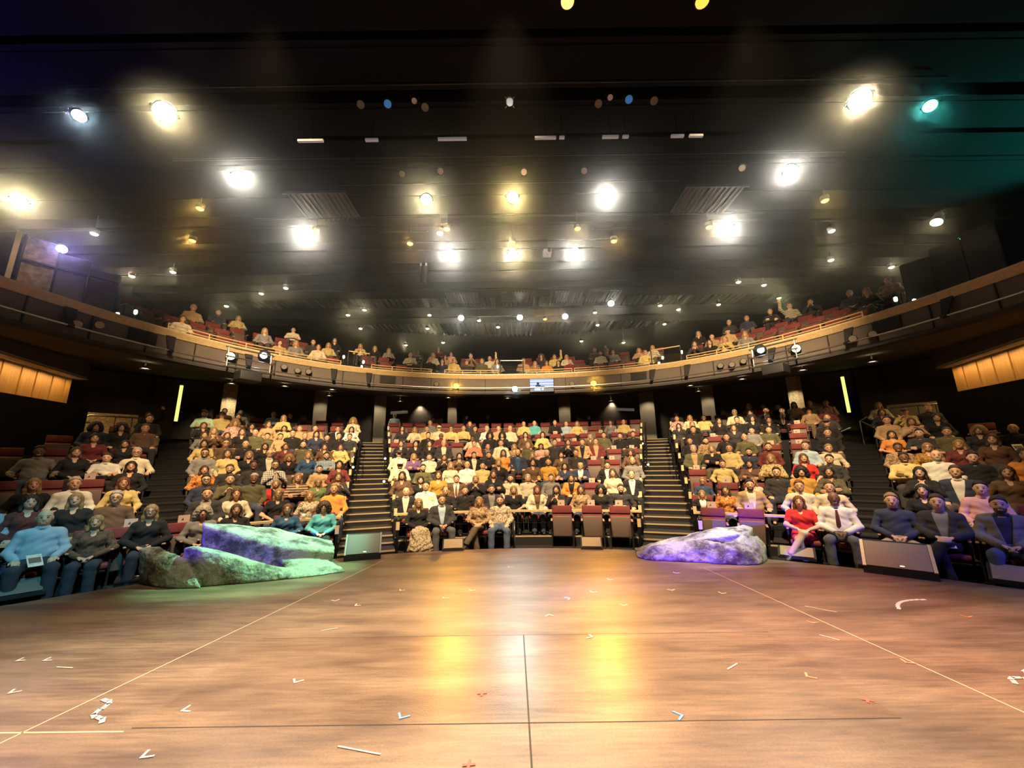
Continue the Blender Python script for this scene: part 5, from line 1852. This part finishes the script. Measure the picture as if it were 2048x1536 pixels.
# ---------------------------------------------------------------- the audience
pc = {}
tot = {}
for q in ppl: k = (q[0], sect(q[1], q[0])); tot[k] = tot.get(k, 0) + 1
placed = []
for (r, a, sc, g, c, hs, hc, fl) in ppl:
    s = sect(a, r); k = (r, s); i = pc.get(k, 0); pc[k] = i + 1
    P = next((f for f in fl.split(',') if len(f) == 2 and f[0] == 'p' and f[1].isdigit()), 'p1')
    ph = garment_phrase(g, c)
    lab = f'person in {ph}, {ORD[r-1]} row of {BLK[s]}, {nth(i)} from left'
    ex = POSEP[P]
    if len(lab.split()) + len(ex.split()) <= 16: lab = f'person in {ph}, {ex}, {ORD[r-1]} row of {BLK[s]}, {nth(i)} from left'
    rr = random.Random(int(a * 100) + r)
    yaw = rr.uniform(-.14, .14)
    loc = pol(RR(r) + (.02 if r > 1 else 0), a, ZR[r - 1])
    placed.append((person(loc, -R(a) + yaw, sc, g, c, hs, hc, fl, lab, f'audience in the {BLK[s]}', near=(r <= 2)), fl, r, a, yaw))
pc = {}
for (r, s, sc, g, c, hs, hc, fl) in bppl:
    i = pc.get(r, 0); pc[r] = i + 1
    P = next((f for f in fl.split(',') if len(f) == 2 and f[0] == 'p' and f[1].isdigit()), 'p1')
    ph = garment_phrase(g, c)
    lab = f'person in {ph}, {POSEP[P]}, {ORD[r-1]} balcony row, {nth(i)} from left'
    rr = random.Random(int(s * 100) + r)
    person(bal(s, .75 + .9 * (r - 1), ZB[r - 1]), -baln(s) * .75 + rr.uniform(-.15, .15), sc, g, c, hs, hc, fl, lab, 'audience on the balcony')

# ---------------------------------------------------------------- things held or lying on the seats
M_paper = mat('programme_paper', (.72, .66, .58), .7, noise=.2, nscale=30)
def programme(loc, rz, rx, lab, w=.15, h=.22):
    e = empty('programme', loc, rz)
    tag(e, lab, 'programme', 'printed programmes')
    MB().box((0, 0, 0), (w, h, .006), rx=rx, bev=.001).build('cover', [M_paper], e)
    MB().box((0, 0, .005), (w * .8, h * .45, .002), rx=rx).build('printed_patch', [mat('print_brown', (.16, .11, .09), .7)], e)
for (o, fl, r, a, yaw) in placed:
    if 'prog' in fl:
        d = Vector((math.sin(R(a)), math.cos(R(a)), 0))
        programme(o.location - d * .36 + Vector((0, 0, .60)), o.rotation_euler.z + .3, .7, f"programme held by the person in the {ORD[r-1]} row, {'far left' if a<0 else ('far right edge' if r>1 else 'legs crossed at right')}")
M_card = mat('seat_card', (.46, .33, .28), .7)
M_cardk = mat('seat_card_print', (.05, .03, .03), .7)
ci = 0
for (r, a, fo) in seats:
    if not fo or r > 8 or abs(a) > 47: continue
    if (r, round(a)) in ((3, 53),): continue
    ci += 1
    e = empty('seat_card', pol(RR(r) + .29, a, ZR[r - 1] + .88), -R(a))
    tag(e, f"small folded card standing on the empty seat, {ORD[r-1]} row of {BLK[sect(a, r)]}, {'left' if a < 0 else 'right'} side {nth(ci % 10)}" if False else f"folded card on top of empty seat, {ORD[r-1]} row, {nth(ci-1)} card counting from the front left", 'card', 'reserved cards on the empty seats')
    MB().box((-.01, -.02, .07), (.17, .006, .15), rx=-.25).box((-.01, .035, .07), (.17, .006, .15), rx=.25).build('folded_sheet', [M_card], e)
    MB().add([(-.08, -.032, .01), (.0, -.032, .01), (-.02, -.022, .10)], [(0, 1, 2)]).build('dark_triangle', [M_cardk], e)

# ---------------------------------------------------------------- wheelchair under the person beside the legs-crossed one
wc = next(q for q in placed if 'wheel' in q[1])
e = empty('wheelchair', wc[0].location, wc[0].rotation_euler.z)
tag(e, 'manual wheelchair in the front row carrying the person in the beige patterned top', 'wheelchair')
def wheel(x, y, z, r, sp, rim):
    mb = MB()
    mb.tube([(x, y + r * math.cos(t), z + r * math.sin(t)) for t in np.linspace(0, 2 * PI, 28, endpoint=False)], .016 if r > .2 else .02, 6, closed=True)
    w = mb.build('wheel', [M_sleg], e)
    mb = MB()
    if rim:
        sx = .03 if x > 0 else -.03
        mb.tube([(x + sx, y + r * .88 * math.cos(t), z + r * .88 * math.sin(t)) for t in np.linspace(0, 2 * PI, 28, endpoint=False)], .010, 6, closed=True)
    for t in np.linspace(0, 2 * PI, sp, endpoint=False): mb.tube([(x, y, z), (x, y + r * math.cos(t), z + r * math.sin(t))], .003, 4)
    mb.build('hand_rim' if rim else 'spokes', [M_steel], w)
for s in (-1, 1):
    wheel(s * .31, .05, .31, .30, 14, True)
    wheel(s * .20, -.42, .08, .07, 5, False)
    MB().tube([(s * .24, .2, .85), (s * .24, .16, .35), (s * .24, -.3, .35), (s * .2, -.5, .12), (s * .2, -.58, .10)], .013, 8).build('side_frame', [M_steel], e)
    MB().box((s * .14, -.54, .05), (.15, .13, .015)).build('footplate', [M_sleg], e)
MB().box((0, 0, .355), (.42, .42, .03), bev=.01).build('seat', [M_sleg], e)
MB().box((0, .215, .62), (.44, .02, .40), bev=.008).build('backrest', [M_sleg], e)

# ---------------------------------------------------------------- rocks on the stage
def rock_material(name, c0, c1):
    m = bpy.data.materials.new(name)
    ns, ls = nodes(m); b = ns['Principled BSDF']
    tc = ns.new('ShaderNodeTexCoord')
    n1 = ns.new('ShaderNodeTexNoise'); n1.inputs['Scale'].default_value = 2.6; n1.inputs['Detail'].default_value = 9; n1.inputs['Roughness'].default_value = .68
    ls.new(tc.outputs['Object'], n1.inputs['Vector'])
    cr = ns.new('ShaderNodeValToRGB')
    cr.color_ramp.elements[0].position = .40; cr.color_ramp.elements[0].color = (*c0, 1)
    cr.color_ramp.elements[1].position = .54; cr.color_ramp.elements[1].color = (*c1, 1)
    ls.new(n1.outputs['Fac'], cr.inputs['Fac']); ls.new(cr.outputs[0], b.inputs['Base Color'])
    b.inputs['Roughness'].default_value = .85
    n2 = ns.new('ShaderNodeTexNoise'); n2.inputs['Scale'].default_value = 14; n2.inputs['Detail'].default_value = 8
    ls.new(tc.outputs['Object'], n2.inputs['Vector'])
    bp = ns.new('ShaderNodeBump'); bp.inputs['Strength'].default_value = .8; bp.inputs['Distance'].default_value = .05
    ls.new(n2.outputs['Fac'], bp.inputs['Height']); ls.new(bp.outputs[0], b.inputs['Normal'])
    return m
def rnoise(P, k, a):
    return a * (np.sin(P[:, 0] * k + 1.7 * np.sin(P[:, 1] * k * .7)) * np.sin(P[:, 1] * k * 1.1 + 2) + np.sin(P[:, 2] * k * 1.3 + P[:, 0] * k * .5)) * .5
HULLS = {
    'LA': [(-5.37, 6.95, 0.83), (-4.37, 7.60, 0.60), (-3.51, 7.87, 0.34), (-5.10, 6.66, 0.82), (-4.62, 6.80, 0.64), (-4.03, 6.88, 0.41), (-3.19, 7.30, 0.24)] ,
    'LB': [(-5.13, 6.33, 0.54), (-5.07, 6.56, 0.54), (-4.56, 6.68, 0.35), (-3.94, 6.73, 0.14), (-3.48, 6.76, 0.07), (-4.85, 6.24, 0.55), (-4.66, 6.2, 0.0), (-3.47, 6.59, 0.0), (-4.03, 6.35, 0.0)] ,
    'LC': [(-5.86, 6.43, 0.51), (-5.64, 6.5, 0.54), (-5.15, 6.38, 0.43), (-4.98, 6.26, 0.35), (-5.6, 6.33, 0.42), (-4.64, 6.17, 0.08), (-5.58, 6.29, 0.0), (-4.6, 6.13, 0.0), (-5.05, 6.13, 0.0)] ,
    'LD': [(-4.03, 7.03, 0.25), (-3.36, 7.32, 0.14), (-2.91, 7.07, 0.05), (-3.76, 6.78, 0.17), (-3.55, 6.51, 0.0), (-3.14, 6.72, 0.0), (-2.83, 6.94, 0.0)] ,
    'RE': [(2.36, 8.06, 0.1), (2.98, 8.07, 0.25), (3.61, 7.91, 0.42), (4.34, 7.66, 0.59), (4.45, 7.53, 0.54), (2.31, 7.87, 0.1), (3.43, 7.56, 0.33), (4.23, 7.32, 0.47)] ,
    'RF': [(2.3, 7.82, 0.11), (2.92, 7.66, 0.27), (3.42, 7.56, 0.37), (3.72, 7.25, 0.3), (2.36, 7.73, 0.11), (3.31, 7.32, 0.26), (2.25, 7.7, 0.0), (2.37, 7.46, 0.0), (3.43, 7.18, 0.0)] ,
    'RG': [(3.42, 7.23, 0.2), (3.65, 7.29, 0.28), (4.16, 7.35, 0.45), (4.39, 7.4, 0.45), (4.49, 7.34, 0.24), (4.49, 7.34, 0.08), (3.81, 7.09, 0.25), (3.37, 7.15, 0.0), (3.97, 6.99, -0.0), (4.18, 7.01, 0.0), (4.53, 7.41, 0.0)] ,
}
def hull_planes(pts):
    """planes of the convex lump that spans the points and stands on the floor"""
    bm = bmesh.new()
    c = sum((Vector(p) for p in pts), Vector()) / len(pts)
    for p in pts:
        bm.verts.new(p)
        bm.verts.new((p[0] + (c.x - p[0]) * .05, p[1] + (c.y - p[1]) * .05 + (.25 if p[2] > .01 else 0) * 0, -.12))
    bmesh.ops.convex_hull(bm, input=bm.verts[:])
    bmesh.ops.recalc_face_normals(bm, faces=bm.faces[:])
    P = []
    for f in bm.faces:
        n = f.normal
        if n.length < .5: continue
        if not any((n - q[0]).length < .02 and abs(f.verts[0].co.dot(n) - q[1]) < .01 for q in P): P.append((n.copy(), f.verts[0].co.dot(n)))
    bm.free()
    return [(np.array(n), o) for n, o in P]
def lump(P, key, k=.022):
    d = None
    for n, o in PLN[key]:
        x = P @ n - o
        d = x if d is None else smax(d, x, k)
    return d
PLN = {k: hull_planes(v) for k, v in HULLS.items()}
M_rockA = rock_material('grey_green_rock', (.07, .065, .05), (.34, .34, .28))
M_rockB = rock_material('grey_brown_rock', (.05, .04, .04), (.30, .28, .25))
def fleft(P):
    d = None
    for k in ('LA', 'LB', 'LC', 'LD'):
        x = lump(P, k)
        d = x if d is None else smin(d, x, .012)
    return smax(d + rnoise(P, 6.0, .022) + rnoise(P, 17, .010) + rnoise(P, 41, .004), -P[:, 2], .004)
V, F = snet(fleft, (-6.6, 5.7, -.08), (-2.3, 8.9, 1.2), .022)
o = ob('stage_rock', fastmesh('left_rock', V, F, [M_rockA]))
tag(o, 'large layered artificial rock lit green and violet at the left stage edge', 'rock', 'artificial rocks on the stage')
def fright(P):
    d = None
    for k in ('RE', 'RF', 'RG'):
        x = lump(P, k)
        d = x if d is None else smin(d, x, .012)
    return smax(d + rnoise(P, 7.0, .016) + rnoise(P, 19, .009) + rnoise(P, 43, .004), -P[:, 2], .004)
V, F = snet(fright, (1.9, 6.7, -.08), (5.0, 8.9, .95), .02)
o = ob('stage_rock', fastmesh('right_rock', V, F, [M_rockB]))
tag(o, 'lower wedge shaped artificial rock lit violet and white at the right stage edge', 'rock', 'artificial rocks on the stage')

# ---------------------------------------------------------------- wedge monitors along the stage edge
M_grill = mat('grey_grille', (.12, .125, .12), .6, noise=.15, nscale=120)
M_grill2 = mat('tan_grille', (.30, .22, .14), .7, noise=.15, nscale=120)
def wedge(loc, rz, w, h, d, mg, lab, big=True):
    e = empty('floor_monitor', loc, rz)
    tag(e, lab, 'floor monitor', 'floor monitors along the stage edge')
    a, b = -d / 2, d / 2
    lip = h * .22
    P = [(a, 0), (b, 0), (b, h * .6), (b * .3, h), (a * .65, lip)] if False else [(a, 0), (b, 0), (b, h), (b * .35, h), (a, lip)]
    v = [(-w / 2, y, z) for y, z in P] + [(w / 2, y, z) for y, z in P]
    n = len(P)
    f = [tuple(range(n)), tuple(range(2 * n - 1, n - 1, -1))] + [(i, n + i, n + (i + 1) % n, (i + 1) % n) for i in range(n)]
    MB().add(v, f).build('cabinet', [M_can if big else M_black], e)
    p0 = Vector((0, a, lip)); p1 = Vector((0, b * .35, h)); m = (p0 + p1) / 2; L = (p1 - p0).length
    ang = math.atan2(h - lip, b * .35 - a)
    T = Matrix.Translation(m) @ Matrix.Rotation(ang, 4, 'X')
    MB().box((0, 0, .012), (w * .88, L * .94, .02), M=T, bev=.006).build('grille', [mg], e)
    if big:
        for s in (-1, 1): MB().box((s * w * .47, 0, .012), (w * .05, L * .98, .024), M=T).build('side_cheek', [mat('cheek_grey', (.22, .22, .2), .6) if mg is M_grill else M_tan], e)
        MB().box((w * .05, -L * .40, .026), (.05, .02, .01), M=T).build('badge', [M_steel], e)
wedge((-2.93, 7.98, 0), R(18), .66, .42, .46, M_grill, 'dark grey wedge monitor at the foot of the left middle stairs')
wedge((5.93, 6.42, 0), R(-42), .82, .44, .46, M_grill2, 'large tan grilled wedge monitor on the right stage edge')
wedge((-1.28, 8.62, 0), R(7), .44, .19, .34, M_grill2, 'small tan topped floor monitor in front of the left middle seats', False)
wedge((1.62, 8.60, 0), R(-9), .44, .19, .34, M_grill2, 'small tan topped floor monitor in front of the empty middle seats', False)
wedge((5.15, 7.52, 0), R(-36), .56, .17, .34, M_grill2, 'small tan topped floor monitor in front of the person in red', False)
wedge((7.05, 5.80, 0), R(-50), .62, .22, .40, M_grill2, 'floor monitor cut by the right edge of the photo', False)
wedge((-7.05, 5.85, 0), R(50), .66, .20, .40, M_grill, 'low floor monitor at the left edge of the photo', False)

# ---------------------------------------------------------------- tape marks on the stage
TP = {'white': mat('white_tape', (.62, .58, .50), .6), 'blue': mat('blue_tape', (.10, .32, .72), .6), 'red': mat('red_tape', (.75, .07, .06), .6), 'orange': mat('orange_tape', (.75, .25, .12), .6)}
TAPE = [('white', -4.6, 3.98, .2, 'L', 'near the left edge, left one of a pair'), ('white', -4.35, 3.98, .1, 'L', 'right one of the left edge pair'), ('white', -3.99, 3.45, .5, 'L', 'at the left edge in the middle distance'),
        ('white', -2.42, 3.2, -.1, 'L', 'right of the big curled strip at left'), ('white', -1.80, 3.55, .6, 'L', 'between the left seam and the left golden streak'), ('blue', -.81, 3.08, .4, 'L', 'left of the left golden streak'),
        ('blue', 1.15, 3.07, 2.4, 'L', 'right of the right golden streak'), ('red', -.28, 2.65, .8, 'X', 'cut by the bottom edge in the middle'), ('red', -.26, 3.37, .8, 'X', 'between the two golden streaks'), ('white', -.97, 2.78, -.25, 'I', 'long strip at the bottom, left of middle'),
        ('white', -2.28, 2.74, .2, 'L', 'at the bottom left'), ('white', -3.0, 3.2, -.9, 'S', 'large curled strip on the left seam'), ('white', .40, 4.95, -2.3, 'L', 'like a chevron right of centre'), ('white', .78, 4.32, 1.9, 'L', 'just past the joint right of the centre'),
        ('white', -2.02, 5.32, .1, 'L', 'left of the left streak, far back'), ('white', -1.62, 5.9, .3, 'L', 'behind the left streak on the left'), ('white', -.95, 5.55, .2, 'L', 'inside the left streak, far back'), ('white', -.62, 5.85, .4, 'L', 'right of the left streak, far back'),
        ('white', -2.35, 5.5, 1.2, 'L', 'far back left of a similar pair'), ('white', 1.05, 5.72, .3, 'L', 'far back beside the right streak, left mark'), ('white', .72, 5.5, 2.8, 'L', 'far back left of the right streak'), ('white', 1.33, 5.2, .5, 'L', 'inside the right streak'),
        ('white', 1.42, 6.3, .2, 'L', 'far back above the right streak'), ('white', 2.15, 5.75, .7, 'L', 'front left of the right rock'), ('white', 2.55, 6.6, .2, 'L', 'just in front of the right rock'), ('white', -.1, 7.1, .3, 'L', 'far back in the middle'),
        ('orange', 2.35, 3.55, -.5, 'L', 'on the right, nearer one'), ('orange', 3.35, 3.75, -.3, 'L', 'on the right seam, nearer one'), ('red', 2.55, 3.22, .3, 'X', 'on the right, in front of the orange mark'), ('orange', 3.2, 4.6, .3, 'L', 'on the right seam, further back'),
        ('white', 1.85, 3.72, .6, 'I', 'short strip right of the right streak'), ('white', 3.6, 5.0, -.75, 'I', 'long strip on the right, pointing at the wedge'), ('white', 4.75, 5.2, .45, 'C', 'long curved strip before the tan wedge'), ('white', 2.75, 5.6, .2, 'L', 'right of the right streak, far back'),
        ('orange', 5.0, 4.7, .4, 'L', 'far right below the curved strip'), ('white', 3.1, 4.25, -.9, 'I', 'short strip beside the right seam'), ('white', 4.05, 3.5, .4, 'S', 'small broken strip on the far right'), ('white', -2.0, 4.6, .4, 'I', 'thin strip left of middle, further back'),
        ('white', -4.0, 3.85, -.1, 'I', 'thin pale strip near the left edge')]
for (c, x, y, a, sh, where) in TAPE:
    mb = MB(); t = .012; L = .075
    if sh == 'L': mb.box((L / 2, 0, .0015), (L, t * 1.3, .003)); mb.box((t * .6, L * .45, .0016), (t * 1.3, L * .9, .003))
    elif sh == 'X': mb.box((0, 0, .0015), (L, t * 1.4, .003), rz=.7); mb.box((0, 0, .0017), (L, t * 1.4, .003), rz=-.7)
    elif sh == 'I': mb.box((0, 0, .0015), (.30 if 'long' in where else .16, t, .003))
    elif sh == 'S':
        for k in range(7): mb.box((k * .055 - .18, .03 * math.sin(k * 1.3), .002), (.075, .03, .004), rz=.5 * math.cos(k * 1.3))
    else:
        for k in range(10): mb.box((k * .07 - .3, -.012 * (k - 4.5) ** 2 * .35, .0015), (.08, .035, .003), rz=-.012 * (k - 4.5) * 5)
    kind = {'L': 'tape corner', 'X': 'tape cross', 'I': 'tape strip', 'S': 'tape strip', 'C': 'tape strip'}[sh]
    o = mb.build('tape_mark', [TP[c]], None, (x, y, .001), a)
    tag(o, f'{c} {kind} on the stage floor {where}', 'tape mark', 'tape marks on the stage floor')

# ---------------------------------------------------------------- sound desks and the people behind the seats
M_desk = mat('desk_black', (.02, .019, .02), .6)
for (x, y, rz, w, lab) in ((-5.2, 19.35, .26, 2.2, 'black desk behind the last row, left of the middle block'), (4.75, 19.4, -.24, 2.0, 'black desk behind the last row, right of the middle block'), (.35, 20.1, 0, 3.2, 'long sound desk behind the middle of the last row')):
    e = empty('control_desk', (x, y, 2.83), rz)
    tag(e, lab, 'desk', 'control desks')
    MB().box((0, 0, .74), (w, .6, .05)).build('desk_top', [M_desk], e)
    MB().box((0, -.28, .36), (w, .04, .72)).build('front_panel', [M_desk], e)
    for s in (-1, 1): MB().box((s * (w / 2 - .04), 0, .36), (.05, .55, .72)).build('leg', [M_desk], e)
e = empty('sound_mixer', (.25, 19.95, 3.595), 0)
tag(e, 'pale sound mixer with dark scribbled strip on the middle desk', 'mixer')
MB().box((0, 0, .10), (1.05, .5, .16), rx=R(12), bev=.01).build('case', [mat('mixer_cream', (.55, .48, .32), .6)], e)
mb = MB()
for k in range(24): mb.box((-.48 + k * .042, -.1, .165), (.012, .28, .02), rx=R(12))
mb.build('fader_bank', [M_black], e)
for (x, y, z, lab) in ((-4.45, 19.4, 3.6, 'pale laptop lid on the left desk'), (-.75, 20.0, 3.6, 'dark laptop left of the sound mixer'), (1.15, 20.0, 3.6, 'dark monitor right of the sound mixer')):
    e = empty('laptop' if 'lap' in lab else 'desk_monitor', (x, y, z), 0)
    tag(e, lab, 'laptop' if 'lap' in lab else 'monitor', 'screens on the desks')
    m = mat('laptop_silver', (.5, .45, .38), .4, .3) if 'pale' in lab else M_desk
    MB().box((0, .0, .18), (.42, .02, .30), rx=R(-10), bev=.005).build('lid', [m], e)
    MB().box((0, .12, .015), (.42, .28, .02), bev=.005).build('base', [m], e)
for i, (x, y, g, c, hs, hc, lab) in enumerate(((-6.05, 19.7, 's', 'lightblue', 'h', 'w', 'person in light blue top and pale cap bending over the left desk'), (-4.15, 19.95, 's', 'black', 's', 'k', 'person in black top behind the pale laptop on the left desk'),
                                                (-2.45, 20.75, 's', 'black', 's', 'k', 'person in black standing right of the column below the left orange lamp'), (-1.35, 20.9, 's', 'charcoal', 's', 'w', 'person in charcoal top standing left of the sound mixer'),
                                                (.55, 20.8, 's', 'black', 's', 'n', 'person in black top behind the sound mixer'), (4.0, 20.1, 's', 'black', 's', 'n', 'person in black top behind the right desk'))):
    person((x, y, 2.83 - (0.28 if i in (1, 4, 5) else .1)), math.atan2(-x, y) * -1 if False else math.atan2(x, y) * -1, 1.0, g, c, hs, hc, 'p7', lab, 'crew behind the seats', pose='p7')
# big tilted spotlight dish over the right desk, flat screens on stalks
for sd, nm in ((-1, 'left'), (1, 'right')):
    e = empty('hanging_monitor', (sd * 5.6, 18.9, 4.35), -sd * R(-16))
    tag(e, f'flat pale shelf shaped screen hanging below the balcony over the {nm} desk', 'screen', 'screens under the balcony')
    MB().box((0, 0, 0), (.95, .05, .13), bev=.01).build('screen', [mat('pale_screen', (.55, .52, .44), .5, emit=.12)], e)
    MB().tube([(0, 0, .05), (0, 0, .42)], .02).build('pole', [M_metal], e)

# ---------------------------------------------------------------- screen on the balcony front
e = empty('relay_screen', bal(1.28, -.16, 5.05), -baln(1.28))
tag(e, 'flat blue white screen on the balcony front showing the stage', 'screen')
MB().box((0, .03, 0), (1.06, .05, .60), bev=.01).build('frame', [M_metal], e)
def screen_material():
    m = bpy.data.materials.new('screen_picture')
    ns, ls = nodes(m); b = ns['Principled BSDF']
    tc = ns.new('ShaderNodeTexCoord')
    sp = ns.new('ShaderNodeSeparateXYZ'); ls.new(tc.outputs['Object'], sp.inputs[0])
    w = ns.new('ShaderNodeTexWave'); w.bands_direction = 'Z'; w.inputs['Scale'].default_value = 2.6; w.inputs['Distortion'].default_value = .3
    ls.new(tc.outputs['Object'], w.inputs['Vector'])
    cr = ns.new('ShaderNodeValToRGB'); cr.color_ramp.elements[0].position = .1; cr.color_ramp.elements[0].color = (.08, .22, .60, 1); cr.color_ramp.elements[1].position = .45; cr.color_ramp.elements[1].color = (.42, .66, 1, 1)
    ls.new(w.outputs['Fac'], cr.inputs['Fac'])
    lt = ns.new('ShaderNodeMath'); lt.operation = 'LESS_THAN'; lt.inputs[1].default_value = -.10
    ls.new(sp.outputs['Z'], lt.inputs[0])
    mx = ns.new('ShaderNodeMix'); mx.data_type = 'RGBA'
    ls.new(lt.outputs[0], mx.inputs[0]); ls.new(cr.outputs[0], mx.inputs[6]); mx.inputs[7].default_value = (.10, .12, .17, 1)
    b.inputs['Base Color'].default_value = (0, 0, 0, 1)
    ls.new(mx.outputs[2], b.inputs['Emission Color']); b.inputs['Emission Strength'].default_value = 1.0
    return m
MB().box((0, 0, 0), (1.0, .02, .55)).build('picture', [screen_material()], e)
mb = MB()
mb.lathe([(.001, -.05), (.05, -.03), (.055, .02), (.03, .06), (.001, .07)], 10, M=Matrix.Translation((-.16, -.013, .06)) @ Matrix.Scale(.1, 4, (0, 1, 0)))
mb.box((-.16, -.012, -.05), (.22, .004, .12)); mb.box((-.02, -.012, -.06), (.3, .004, .05), rz=0)
mb.build('dark_figure', [lampmat('screen_dark', (.02, .05, .14), 1.0)], e)
mb = MB(); mb.box((-.18, -.014, -.17), (.26, .004, .13)); mb.box((.04, -.014, -.17), (.10, .004, .10))
mb.build('bright_figure', [lampmat('screen_bright', (.55, .72, 1), 1.3)], e)

# cups and bottles on the ledge
for i, (a, lab) in enumerate(((14.6, 'right one of two pale cups on the ledge above the empty middle seats'), (13.3, 'left one of two pale cups on the ledge above the empty middle seats'), (-27.5, 'clear cup on the left ledge, left of the blue hooded person'), (38.8, 'small cup on the right ledge behind the person in white'))):
    e = empty('plastic_cup', pol(10.09, a, .641), 0)
    tag(e, lab, 'cup', 'cups on the ledge')
    MB().lathe([(.001, 0), (.032, 0), (.040, .10), (.037, .10), (.030, .006), (.001, .006)], 14).build('cup', [M_white], e)
# two clear tubs on the floor at the left front row
for i, (x, y, z, lab) in enumerate(((-6.25, 6.98, -.15, 'clear plastic bowl on the floor between the left front people'),)):
    e = empty('plastic_bowl', (x, y, z), 0)
    tag(e, lab, 'bowl')
    MB().lathe([(.001, 0), (.08, 0), (.14, .16), (.13, .16), (.075, .01), (.001, .01)], 18).build('bowl', [M_white], e)
# ---------------------------------------------------------------- stage haze hanging under the ceiling
def haze_material():
    m = bpy.data.materials.new('stage_haze')
    ns, ls = nodes(m)
    ns.remove(ns['Principled BSDF'])
    v = ns.new('ShaderNodeVolumeScatter')
    v.inputs['Color'].default_value = (1, 1, 1, 1)
    v.inputs['Density'].default_value = .0030
    v.inputs['Anisotropy'].default_value = .93
    ls.new(v.outputs[0], ns['Material Output'].inputs['Volume'])
    return m
hz = MB(); hz.box((0, 15.3, 7.5), (37.5, 20, 6.4))
o = hz.build('haze', [haze_material()])
tag(o, 'thin stage haze hanging in the air under the ceiling', 'haze', kind='stuff')
